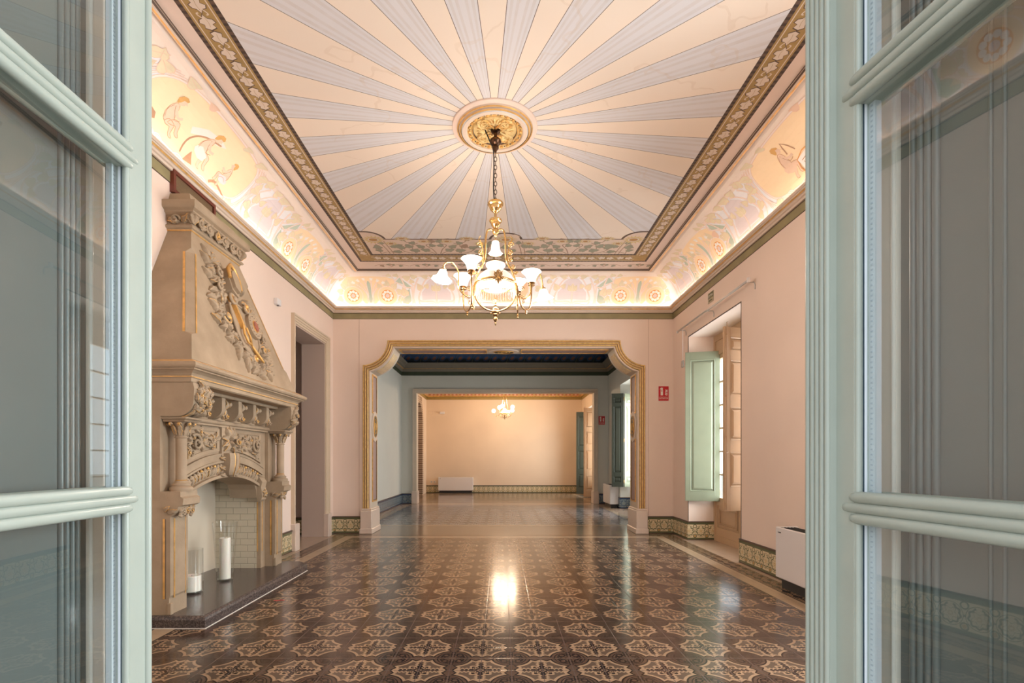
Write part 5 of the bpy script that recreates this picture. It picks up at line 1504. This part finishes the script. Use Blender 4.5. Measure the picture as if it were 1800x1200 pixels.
# ------------------------------------------------------------------ painted ornament (flat colour fields laid on the plaster)
class Paint:
    def __init__(s): s.items=[]; s.layer=0
    def poly(s,pts,m,layer): s.items.append(([tuple(p) for p in pts],m,layer))
    def ribbon(s,pts,w,m,layer,n=7,taper=False,closed=False):
        P=catmull([(p[0],p[1],0) for p in pts],n,closed); L=[];R=[]
        N=len(P)
        for i,p in enumerate(P):
            if closed: t=P[(i+1)%N]-P[i-1]
            else: t=P[min(i+1,N-1)]-P[max(i-1,0)]
            if t.length<1e-9: t=Vector((1,0,0))
            t.normalize(); q=Vector((-t.y,t.x,0)); ww=w*(1-.75*i/(N-1)) if taper else w
            L.append(p+q*ww/2); R.append(p-q*ww/2)
        for i in range(N if closed else N-1):
            j=(i+1)%N; s.poly([(L[i].x,L[i].y),(R[i].x,R[i].y),(R[j].x,R[j].y),(L[j].x,L[j].y)],m,layer)
    def stem(s,pts,w=.022,layer=2,closed=False,taper=False):
        s.ribbon(pts,w+.009,P_OUT,layer,closed=closed,taper=taper); s.ribbon(pts,w,P_STEM,layer+.4,closed=closed,taper=taper)
    def circ(s,x,y,r,m,layer,n=20,ry=None): s.poly([(x+r*cos(2*pi*i/n),y+(ry or r)*sin(2*pi*i/n)) for i in range(n)],m,layer)
    def heart(s,x,y,a,S,m,mo,layer):
        base=[(0,0),(-.10,.16),(-.02,.38),(.22,.46),(.48,.34),(.75,.14),(1.0,0),(.75,-.14),(.48,-.34),(.22,-.46),(-.02,-.38),(-.10,-.16)]
        def tr(k): return [(x+S*((p-.35)*k+.35)*cos(a)-S*q*k*sin(a),y+S*((p-.35)*k+.35)*sin(a)+S*q*k*cos(a)) for p,q in base]
        s.poly(tr(1.10),mo,layer); s.poly(tr(1.0),m,layer+.3)
        s.ribbon([(x,y),(x+S*.8*cos(a),y+S*.8*sin(a))],S*.035,mo,layer+.6,2)
def emit(paint,name,fn,cuts=None,parent=None,kind='structure',stepn=.0009):
    """fn(s,t,h)->3D; cuts: t values where the surface bends"""
    b=MB()
    for ii,(pts,m,layer) in enumerate(paint.items):
        layer=layer+(ii%61)*.006
        b.mat(m); pl=[(p[0],p[1]) for p in pts]
        if len(pl)>4:
            tri=tessellate_polygon([[Vector((x,y,0)) for x,y in pl]]); fs=[[pl[i] for i in t] for t in tri]
        else: fs=[pl]
        for f in fs:
            pieces=[f]
            if cuts:
                lo=min(p[1] for p in f); hi=max(p[1] for p in f); pieces=[]
                cs=[-9]+[c for c in cuts if lo<c<hi]+[9]
                for c0,c1 in zip(cs[:-1],cs[1:]):
                    q=f
                    for c,sg in ((c0,1),(c1,-1)):
                        out=[]
                        for i in range(len(q)):
                            A,Bq=q[i-1],q[i]; da=(A[1]-c)*sg; db=(Bq[1]-c)*sg
                            if (da<0)!=(db<0):
                                k=da/(da-db); out.append((A[0]+(Bq[0]-A[0])*k,A[1]+(Bq[1]-A[1])*k))
                            if db>=0: out.append(Bq)
                        q=out
                        if len(q)<3: break
                    if len(q)>=3: pieces.append(q)
            for q in pieces:
                b.add([fn(x,y,.0012+layer*stepn) for x,y in q],[tuple(range(len(q)))],False)
    return b.build(name,parent,kind)
# ---- cove modules, coordinates in metres: s along the wall, h up the cove (0 .. ~.76)
ARC=pi/2*sqrt((CE*CE+CB*CB)/2)
H2T=lambda h:h/ARC
def daisy(p,x,y,r=.112):
    p.circ(x,y,r*1.62,P_YEL,1,26)
    p.ribbon([(x+r*1.62*cos(a*pi/8),y+r*1.62*sin(a*pi/8)) for a in range(16)],.014,P_STEM,1.6,4,closed=True)
    p.circ(x,y,r*1.03,P_ORG,3,26)
    for k in range(9):
        a=2*pi*k/9; p.circ(x+r*.70*cos(a),y+r*.70*sin(a),r*.25,P_WHT,3.4,10)
        p.poly([(x+r*.45*cos(a-.13),y+r*.45*sin(a-.13)),(x+r*.8*cos(a-.25),y+r*.8*sin(a-.25)),(x+r*.8*cos(a+.25),y+r*.8*sin(a+.25)),(x+r*.45*cos(a+.13),y+r*.45*sin(a+.13))],P_WHT,3.5)
    p.circ(x,y,r*.42,P_ORG,3.8,18); p.circ(x,y,r*.33,P_LIL,4.1,16)
    for k in (-1,0,1):
        p.poly([(x+k*r*.16-.002,y-r*.28),(x+k*r*.16+.002,y-r*.28),(x+k*r*.16+.002,y+r*.28),(x+k*r*.16-.002,y+r*.28)],P_OUT,4.4); p.poly([(x-r*.28,y+k*r*.16-.002),(x-r*.28,y+k*r*.16+.002),(x+r*.28,y+k*r*.16+.002),(x+r*.28,y+k*r*.16-.002)],P_OUT,4.4)
def tulip(p,x,y,a,S=.055):
    q=[(0,-.35),(.55,-.42),(1.0,-.55),(.80,-.2),(1.08,0),(.80,.2),(1.0,.55),(.55,.42),(0,.35),(-.15,0)]
    p.poly([(x+S*(u*cos(a)-v*sin(a)),y+S*(u*sin(a)+v*cos(a))) for u,v in q],P_WHT,3.4)
def mod_A(p,c,half=0):
    """fountain of tulips between two daisies under a yellow cloud"""
    X=lambda x:c+x
    p.poly([(X(x),y) for x,y in [(-.46,.40),(-.50,.48),(-.46,.56),(-.36,.60),(-.1,.62),(.1,.62),(.36,.60),(.46,.56),(.50,.48),(.46,.40),(.30,.34),(.16,.12),(.10,.05),(-.10,.05),(-.16,.12),(-.30,.34)]],P_YEL,.3)
    p.stem([(X(-.50),.46),(X(-.46),.60),(X(-.30),.64)],.012,1.2); p.stem([(X(.50),.46),(X(.46),.60),(X(.30),.64)],.012,1.2)
    for s in (-1,1):
        daisy(p,X(s*.325),.20)
        for (x,y,a,S) in ((.20,.36,1.9,.10),(.33,.40,1.4,.13),(.44,.36,.8,.13),(.52,.27,.3,.12),(.54,.15,-.3,.11)):
            p.heart(X(s*x),y,(a if s>0 else pi-a),S,P_LEAF,P_OUT,2.2)
        p.stem([(X(s*.02),.04),(X(s*.06),.10),(X(s*.055),.20),(X(s*.10),.30),(X(s*.19),.39),(X(s*.24),.43)],.014); p.stem([(X(s*.015),.05),(X(s*.045),.2),(X(s*.09),.36),(X(s*.155),.47)],.014)
        p.stem([(X(s*.03),.03),(X(s*.035),.2),(X(s*.045),.38),(X(s*.06),.50)],.014)
        p.stem([(X(s*.16),.03),(X(s*.30),.0),(X(s*.48),.04),(X(s*.58),.16),(X(s*.56),.3)],.016)
        for x,y,a in ((.255,.45,.6),(.165,.49,.9),(.065,.52,1.35)): tulip(p,X(s*x),y,(a if s>0 else pi-a),.062)
    p.poly([(X(x),y) for x,y in [(-.012,.50),(-.032,.44),(-.03,.34),(-.022,.24),(-.034,.14),(-.02,.07),(.02,.07),(.034,.14),(.022,.24),(.03,.34),(.032,.44),(.012,.50)]],P_GRN,2.9)
    p.poly([(X(x),y) for x,y in [(-.11,.02),(-.05,.07),(.05,.07),(.11,.02),(.06,-.01),(-.06,-.01)]],P_STEM,2.5)
def mod_B(p,c):
    """lilac panel with a bud on a stem"""
    X=lambda x:c+x
    p.poly([(X(x),y) for x,y in [(-.27,.12),(-.27,.26),(-.20,.34),(-.17,.46),(-.08,.56),(.08,.56),(.17,.46),(.20,.34),(.27,.26),(.27,.12),(.05,.13),(-.05,.13)]],P_LIL,.3)
    p.stem([(X(0),-.0),(X(0),.12),(X(0),.34)],.016,2.2)
    p.heart(X(-.0),.30,pi/2,.15,P_LEAF,P_STEM,3.0); p.heart(X(-.035),.32,pi/2+.45,.10,P_LEAF,P_LOUT,3.1); p.heart(X(.035),.32,pi/2-.45,.10,P_LEAF,P_LOUT,3.1)
    for s in (-1,1):
        p.stem([(X(0),.03),(X(s*.06),.085),(X(s*.2),.09),(X(s*.31),.10),(X(s*.335),.16),(X(s*.30),.27),(X(s*.25),.38)],.016)
        p.stem([(X(0),.0),(X(s*.08),.045),(X(s*.2),.03),(X(s*.30),.03),(X(s*.34),.09)],.014)
        p.stem([(X(s*.40),.02),(X(s*.44),.16),(X(s*.40),.36),(X(s*.30),.58)],.016)
        p.stem([(X(s*.25),.40),(X(s*.18),.52),(X(s*.10),.58)],.012)
        p.heart(X(s*.28),.33,(pi/2-.5 if s>0 else pi/2+.5),.13,P_LEAF,P_OUT,3); p.heart(X(s*.19),.36,(pi/2+.6 if s>0 else pi/2-.6),.10,P_LEAF,P_OUT,3)
        p.heart(X(s*.14),.60,(.3 if s>0 else pi-.3),.13,P_LEAF,P_OUT,3); p.heart(X(s*.0),.60,(.5 if s>0 else pi-.5),.12,P_LEAF,P_OUT,3); p.heart(X(s*.36),.58,(.9 if s>0 else pi-.9),.13,P_LEAF,P_OUT,3)
        p.heart(X(s*.43),.46,(1.3 if s>0 else pi-1.3),.10,P_LEAF,P_OUT,3)
def mod_G(p,c,s=1):
    """angular green strap-work between modules; s flips"""
    X=lambda x:c+s*x
    p.poly([(X(x),y) for x,y in [(-.16,.48),(-.05,.60),(-.02,.52),(.13,.36),(.08,.33),(-.02,.42)]],P_GRN,.6)
    p.poly([(X(x),y) for x,y in [(.08,.33),(.10,.10),(.04,.04),(-.06,.06),(-.07,.16),(-.02,.17),(.01,.28)]],P_GRN,.6)
    p.stem([(X(-.18),.49),(X(-.10),.44),(X(.02),.36),(X(.15),.37)],.014); p.stem([(X(-.18),.49),(X(-.05),.61),(X(.06),.50),(X(.17),.39)],.014)
    p.stem([(X(.13),.36),(X(.13),.2),(X(.12),.04),(X(-.02),.0),(X(-.10),.06),(X(-.02),.18),(X(.06),.22)],.016)
    p.stem([(X(-.06),.64),(X(-.02),.46),(X(.0),.3),(X(-.06),.14),(X(-.2),.05)],.018)
    p.heart(X(-.0),.22,(pi/2+.3 if s>0 else pi/2-.3),.15,P_LEAF,P_OUT,3); p.heart(X(.02),.56,(.5 if s>0 else pi-.5),.15,P_LEAF,P_OUT,3); p.heart(X(-.14),.62,(1.1 if s>0 else pi-1.1),.11,P_LEAF,P_OUT,3)
    p.heart(X(-.26),.62,(1.4 if s>0 else pi-1.4),.10,P_LEAF,P_OUT,3)
P_BRNL=simple('paint_figure_outline',(.58,.34,.20),.8)
def figure(p,x,y,S,lean=0,arm=0,flip=1,cloth=None):
    """small painted seated child seen from the side"""
    T=lambda pts:[(x+flip*S*(u*cos(lean)-v*sin(lean)),y+S*(u*sin(lean)+v*cos(lean))) for u,v in pts]
    def O(q,l): p.ribbon(T(q),S*.022,P_BRNL,l,2,closed=True)
    O([(-.16,.0),(-.20,.22),(-.13,.46),(-.02,.60),(.08,.60),(.15,.48),(.17,.26),(.20,.10),(.12,-.04),(-.06,-.08)],2.25)
    O([(-.10,-.06),(.05,.06),(.26,-.02),(.30,-.12),(.24,-.34),(.32,-.46),(.20,-.46),(.14,-.36),(.14,-.16),(-.0,-.14)],2.6)
    O([(.02,-.06),(.20,.12),(.42,.10),(.50,.02),(.50,-.22),(.58,-.34),(.48,-.36),(.38,-.26),(.36,-.06),(.2,-.08)],2.4)
    p.poly(T([(-.16,.0),(-.20,.22),(-.13,.46),(-.02,.60),(.08,.60),(.15,.48),(.17,.26),(.20,.10),(.12,-.04),(-.06,-.08)]),P_SKIN,2.2)
    p.poly(T([(.02,-.06),(.20,.12),(.42,.10),(.50,.02),(.50,-.22),(.58,-.34),(.48,-.36),(.38,-.26),(.36,-.06),(.2,-.08)]),P_SKIN,2.3)
    p.poly(T([(-.10,-.06),(.05,.06),(.26,-.02),(.30,-.12),(.24,-.34),(.32,-.46),(.20,-.46),(.14,-.36),(.14,-.16),(-.0,-.14)]),P_SKIN,2.5)
    if cloth: p.poly(T([(-.20,.08),(-.02,.18),(.22,.10),(.36,.04),(.30,-.16),(.06,-.22),(-.18,-.14),(-.26,-.02)]),cloth,2.7)
    p.ribbon([q for q in T([(.04,.50),(.16,.34),(.30,.26+arm),(.46,.30+arm)])],S*.09,P_SKIN,2.9,5)
    p.ribbon([q for q in T([(.0,.52),(.10,.30),(.24,.14+arm),(.40,.20+arm)])],S*.018,P_BRN,3.1,5)
    hx,hy=T([(.10,.74)])[0]; p.circ(hx,hy,S*.14,P_SKIN,3,16); p.poly(T([(.24,.70),(.30,.68),(.24,.76)]),P_SKIN,3.05)
    p.poly(T([(-.06,.66),(-.10,.80),(-.02,.92),(.12,.94),(.24,.86),(.22,.80),(.10,.80),(.06,.70),(-.02,.62)]),P_HAIR,3.2)
    p.ribbon(T([(-.14,.05),(-.17,.3),(-.05,.52)]),S*.015,P_BRN,3.1,5)
def medallion(p,c,kind):
    X=lambda x:c+x
    ov=[(-.86,.30),(-.84,.48),(-.70,.62),(-.45,.68),(0,.70),(.45,.68),(.70,.62),(.84,.48),(.86,.30),(.74,.14),(.45,.07),(0,.05),(-.45,.07),(-.74,.14)]
    p.poly([(q.x+c,q.y) for q in catmull([(a,b_,0) for a,b_ in ov],4,True)],P_YEL,.3)
    p.stem([(X(a),b_) for a,b_ in ov],.020,1.0,closed=True)
    for s in (-1,1):
        for k in range(3): p.stem([(X(s*(.2+.2*k)),.0),(X(s*(.42+.15*k)),.05+.03*k),(X(s*(.72+.06*k)),.05),(X(s*(.92+.03*k)),.25+.05*k),(X(s*(.88+.04*k)),.5),(X(s*(.70+.05*k)),.66)],.014,1.8)
        p.stem([(X(s*.05),.02),(X(s*.2),.09),(X(s*.36),.02),(X(s*.5),.10),(X(s*.62),.03)],.012,2)
        for x,y,a,S in ((.84,.56,.4,.15),(.95,.44,-.2,.13),(1.02,.26,-.8,.13),(.98,.60,.9,.12),(.60,.68,.2,.14),(.70,.10,-1.2,.14),(.30,.69,.1,.11),(1.08,.12,.2,.11)):
            p.heart(X(s*x),y,(a if s>0 else pi-a),S,P_LEAF,P_OUT,3)
    if kind==0:
        figure(p,X(-.48),.27,.30,.25,-.05,1); figure(p,X(.02),.28,.32,-.1,0,1,P_STEM); figure(p,X(.50),.24,.26,.1,.05,-1,P_LIL)
        p.poly([(X(a),b_) for a,b_ in [(-.78,.22),(-.70,.26),(-.62,.24),(-.60,.19),(-.66,.16),(-.72,.18)]],P_BRN,2)
        p.poly([(X(a),b_) for a,b_ in [(-.24,.40),(-.10,.50),(.10,.53),(.22,.50),(.12,.45),(-.06,.42),(-.20,.34)]],P_STEM,1.9); p.ribbon([(X(-.20),.12),(X(-.17),.3),(X(-.05),.42),(X(.16),.48)],.02,P_BRN,2)
        p.poly([(X(a),b_) for a,b_ in [(-.14,.08),(-.06,.22),(0,.10)]],P_BRN,2.1); p.ribbon([(X(.3),.1),(X(.42),.15),(X(.62),.07)],.03,P_BRN,2.1)
    else:
        figure(p,X(-.30),.25,.30,.1,0,1,P_SKIN); figure(p,X(.35),.30,.32,-.15,.05,-1,P_SKIN)
        p.poly([(X(a),b_) for a,b_ in [(-.12,.16),(.16,.12),(.20,.30),(-.06,.34)]],P_WHT,3.3); p.ribbon([(X(-.12),.16),(X(.16),.12),(X(.20),.30),(X(-.06),.34)],.012,P_ORG,3.5,2,closed=True)
        for a0,b0,a1,b1 in ((-.04,.2,.08,.19),(.02,.18,.03,.28),(.08,.27,.15,.26),(.12,.17,.13,.24)): p.ribbon([(X(a0),b0),(X(a1),b1)],.008,P_BRN,3.8,2)
        p.ribbon([(X(.12),.40),(X(.17),.56),(X(.24),.42)],.016,P_BRN,3.4,2)
def cove_fn(side):
    def fn(s,h,d):
        t=max(0.0,min(.95,H2T(h)+.03)); k=t*NF; i=min(int(k),NF-1); f=k-i
        e0,z0,a0,c0=cove_pt(i/NF); e1,z1,a1,c1=cove_pt((i+1)/NF)
        e=e0+(e1-e0)*f; z=z0+(z1-z0)*f; ne,nz=(a0+a1)/2,(c0+c1)/2
        e+=ne*d; z+=nz*d
        if side=='B': return (s,YB-e,z)
        if side=='F': return (s,YF+e,z)
        if side=='L': return (XL+e,s,z)
        return (XR-e,s,z)
    return fn
CUTS=[(i/NF-.03)*ARC for i in range(1,NF)]
XC=.045
def side_run(kind):
    p=Paint(); yc=5.26
    medallion(p,yc,kind)
    for s in (-1,1):
        mod_B(p,yc+s*1.42); mod_G(p,yc+s*1.98,-s); mod_A(p,yc+s*2.62); mod_G(p,yc+s*3.24,s); mod_B(p,yc+s*3.72)
    return p
emit(side_run(0),'ceiling',cove_fn('L'),CUTS); emit(side_run(1),'ceiling',cove_fn('R'),CUTS)
p=Paint()
mod_A(p,XC-2.53); mod_G(p,XC-1.86,1); mod_B(p,XC-1.28); mod_A(p,XC+2.53); mod_G(p,XC+1.86,-1); mod_B(p,XC+1.28)
# centre cartouche of the back run
p.poly([(XC+x,y) for x,y in [(-.38,.14),(-.46,.30),(-.42,.50),(-.25,.60),(.25,.60),(.42,.50),(.46,.30),(.38,.14),(0,.08)]],simple('paint_apricot',(.84,.56,.36),.8),.3)
p.stem([(XC+x,y) for x,y in [(-.38,.14),(-.46,.30),(-.42,.50),(-.25,.60),(.25,.60),(.42,.50),(.46,.30),(.38,.14),(0,.08)]],.016,1,closed=True)
for s in (-1,1):
    figure(p,XC+s*.14,.26,.26,.1,0,-s,P_STEM); p.stem([(XC+s*.5,.04),(XC+s*.7,.14),(XC+s*.66,.40),(XC+s*.56,.6)],.016); p.stem([(XC+s*.1,.02),(XC+s*.35,.06),(XC+s*.62,.02)],.016)
    for x,y,a in ((.55,.55,.8),(.60,.34,0),(.70,.22,-.3),(.66,.60,.3)): p.heart(XC+s*x,y,(a if s>0 else pi-a),.13,P_LEAF,P_OUT,3)
emit(p,'ceiling',cove_fn('B'),CUTS); emit(p,'ceiling',cove_fn('F'),CUTS)

# ---- ivy band on the flat ceiling
cf=lambda x,y,h:(x,y,ZC-h*.45)
def ivy_run(p,fix,a0,a1,along,w,flipv=1):
    """fix: centre coordinate of the band; runs from a0 to a1"""
    n=int(round(abs(a1-a0)/.155)); st=(a1-a0)/n
    def put(lst,m,l,k): 
        out=[]
        for u,v in lst:
            q=a0+(k+.5)*st+u*.155*(1 if st>0 else -1); r=fix+v*w*flipv
            out.append((q,r) if along=='x' else (r,q))
        p.poly(out,m,l)
    def rib(lst,ww,m,l,k):
        out=[]
        for u,v in lst:
            q=a0+(k+.5)*st+u*.155*(1 if st>0 else -1); r=fix+v*w*flipv
            out.append((q,r) if along=='x' else (r,q))
        p.ribbon(out,ww,m,l,4)
    L_=[(-.40,-.02),(-.30,-.26),(-.12,-.20),(-.02,-.38),(.14,-.30),(.20,-.14),(.40,-.02),(.20,.10),(.16,.30),(.0,.38),(-.10,.18),(-.28,.26)]
    L_=[(u*1.12,v*1.12) for u,v in L_]
    for k in range(n):
        s=1 if k%2 else -1
        put([(u*s*1.14,v*1.14+s*.03) for u,v in L_],DKLINE,1,k); put([(u*s,v+s*.03) for u,v in L_],IVYL,1.5,k)
        rib([(-.28*s,.03*s),(0,-.02*s),(.3*s,.02*s)],.003,IVYG,2.2,k)
        rib([(.1*s,.02),(.36*s,.24*s),(.52*s,.30*s),(.56*s,.18*s)],.010,IVYL,1.4,k)
    for v,wd,m in ((-.60,.009,IVYL),(.60,.009,IVYL),):
        a=(a0,fix+v*w) if along=='x' else (fix+v*w,a0); c_=(a1,fix+v*w) if along=='x' else (fix+v*w,a1)
        p.ribbon([a,c_],wd,m,1,1)
p=Paint()
xa=(CXS[2]+CXS[3])/2; xb=(CXS[6]+CXS[7])/2; ya=(CYS[2]+CYS[3])/2; yb=(CYS[8]+CYS[9])/2
ivy_run(p,xa,CYS[3],CYS[8],'y',.145); ivy_run(p,xb,CYS[3],CYS[8],'y',.145,-1)
ivy_run(p,yb,CXS[3],CXS[6],'x',.155); ivy_run(p,ya,CXS[3],CXS[6],'x',.155)
# ---- sunflower frieze at both ends
def sunflower(p,x,y,r,m=None,sq=.8):
    for k in range(16):
        a=2*pi*k/16; p.poly([(x+r*.5*cos(a-.22),y+r*.5*sq*sin(a-.22)),(x+r*cos(a),y+r*sq*sin(a)),(x+r*.5*cos(a+.22),y+r*.5*sq*sin(a+.22)),(x,y)],m or S_PET,3)
    p.circ(x,y,r*.62,m or S_PET,3.2,20,r*.62*sq); p.circ(x,y,r*.40,P_LIL,3.5,18,r*.40*sq); p.circ(x,y,r*.34,S_CEN,3.9,18,r*.34*sq)
def acan(p,x,y,a,S):
    q=[(0,0),(-.05,.22),(.15,.30),(.18,.48),(.40,.42),(.55,.30),(.75,.26),(1.0,0),(.75,-.26),(.55,-.30),(.40,-.42),(.18,-.48),(.15,-.30),(-.05,-.22)]
    T=lambda k:[(x+S*(((u-.4)*k+.4)*cos(a)-v*k*sin(a)),y+S*(((u-.4)*k+.4)*sin(a)+v*k*cos(a))) for u,v in q]
    p.poly(T(1.1),S_STEM,2.2); p.poly(T(.98),S_LEAF,2.5)
def frieze(p,y0,sg):
    """y0 = outer edge of the band, sg = direction towards the room centre"""
    Y=lambda v:y0+sg*v
    x0,x1=CXS[4],CXS[5]; W_=x1-x0; rr=.27
    # dark bead line with arcs at centre and corners
    line=[]
    for i in range(13): a=pi/2*(1-i/12); line.append((x0+.06+rr*cos(a),.57+rr*sin(a)))
    L1=[(x0,.57+rr)]+line
    p.ribbon([(x,Y(v)) for x,v in L1],.040,DKLINE,1.2,2)
    p.ribbon([(x0+x1-x,Y(v)) for x,v in L1],.040,DKLINE,1.2,2)
    cx=(x0+x1)/2+.035
    arc=[(cx+.24*cos(a),.57+.22*sin(a)) for a in [pi*i/16 for i in range(17)]]
    p.poly([(x,Y(v)) for x,v in arc],S_GND,.9); p.ribbon([(x,Y(v)) for x,v in arc],.038,DKLINE,1.2,2)
    p.poly([(x0,Y(.57)),(x0,Y(.57+rr))]+[(x,Y(v)) for x,v in line],S_GND,.9); p.poly([(x1,Y(.57)),(x1,Y(.57+rr))]+[(x0+x1-x,Y(v)) for x,v in line],S_GND,.9)
    for a,c_ in ((x0+.06+rr,cx-.24),(cx+.24,x1-.06-rr)): p.poly([(a,Y(.565)),(c_,Y(.565)),(c_,Y(.588)),(a,Y(.588))],DKLINE,1.2)
    sunflower(p,x0+.15,Y(.56),.20); sunflower(p,x1-.15,Y(.56),.20); sunflower(p,cx,Y(.56),.20)
    for x in (x0+.15,x1-.15,cx):
        acan(p,x,Y(.22),sg*pi/2,.16); p.ribbon([(x,Y(.02)),(x,Y(.4))],.016,S_STEM,2,3)
        for s in [q for q in (-1,1) if x0+.1<x+q*.3<x1-.1]: acan(p,x+s*.26,Y(.30),sg*(pi/2-s*1.1),.17); p.ribbon([(x,Y(.03)),(x+s*.14,Y(.10)),(x+s*.28,Y(.06)),(x+s*.40,Y(.10))],.014,S_STEM,2,5)
    for m0,m1 in ((x0+.42,cx-.42),(cx+.42,x1-.42)):
        c=(m0+m1)/2
        for s in (-1,1):
            X=lambda x:c+s*x
            sunflower(p,X(.50),Y(.60),.15,sq=.5); sunflower(p,X(.18),Y(.50),.12,sq=.6) ; sunflower(p,X(.70),Y(.42),.12,sq=.7)
            acan(p,X(.50),Y(.52),sg*pi/2,.10)
            p.ribbon([(X(.03),Y(.02)),(X(.08),Y(.2)),(X(.16),Y(.36)),(X(.06),Y(.44)),(X(.10),Y(.56)),(X(.22),Y(.60))],.017,S_STEM,2,6)
            p.ribbon([(X(.05),Y(.02)),(X(.16),Y(.14)),(X(.3),Y(.34)),(X(.44),Y(.46)),(X(.50),Y(.56))],.017,S_STEM,2,6)
            p.ribbon([(X(.12),Y(.04)),(X(.4),Y(.04)),(X(.56),Y(.14)),(X(.66),Y(.34))],.017,S_STEM,2,6)
            p.ribbon([(X(.36),Y(.02)),(X(.40),Y(.2)),(X(.36),Y(.38)),(X(.28),Y(.44))],.015,S_STEM,2,6); p.ribbon([(X(.74),Y(.02)),(X(.76),Y(.2)),(X(.80),Y(.50))],.015,S_STEM,2,6); p.ribbon([(X(.80),Y(.02)),(X(.82),Y(.2)),(X(.86),Y(.40))],.015,S_STEM,2,6)
            for x,v,a,S in ((.14,.14,.5,.15),(.22,.26,.9,.14),(.30,.14,.2,.16),(.42,.26,1.2,.15),(.52,.24,.4,.15),(.60,.10,.1,.14),(.40,.40,2.2,.12),(.05,.30,1.2,.12),(.70,.26,1.9,.13),(.86,.40,1.6,.11),(.04,.46,1.2,.13),(.9,.14,.3,.12)):
                acan(p,X(x),Y(v),sg*(a if s>0 else pi-a),S)
frieze(p,CYS[7],-1); frieze(p,CYS[4],1)
# vine on the pink end bands
for y0,sg in ((CYS[10],-1),(CYS[1],1)):
    pass
for yv,sg in (((CYS[10]+CYS[11])/2,1),((CYS[0]+CYS[1])/2,-1)):
    x=CXS[1]+.2
    while x<CXS[8]-.3:
        p.ribbon([(x,yv+sg*.02),(x+.12,yv-sg*.06),(x+.24,yv-sg*.02),(x+.30,yv+sg*.05),(x+.22,yv+sg*.07)],.016,S_VINE,1.5,5); p.ribbon([(x+.60,yv+sg*.02),(x+.48,yv-sg*.06),(x+.36,yv-sg*.02),(x+.30,yv+sg*.05)],.016,S_VINE,1.5,5)
        for dx,a in ((.12,1.1),(.24,-.8),(.36,3.6),(.48,2.1)): acan(p,x+dx,yv-sg*.02,a,.085)
        p.circ(x+.30,yv-sg*.04,.03,S_VINE,2.6,10); x+=.62
emit(p,'ceiling',cf)
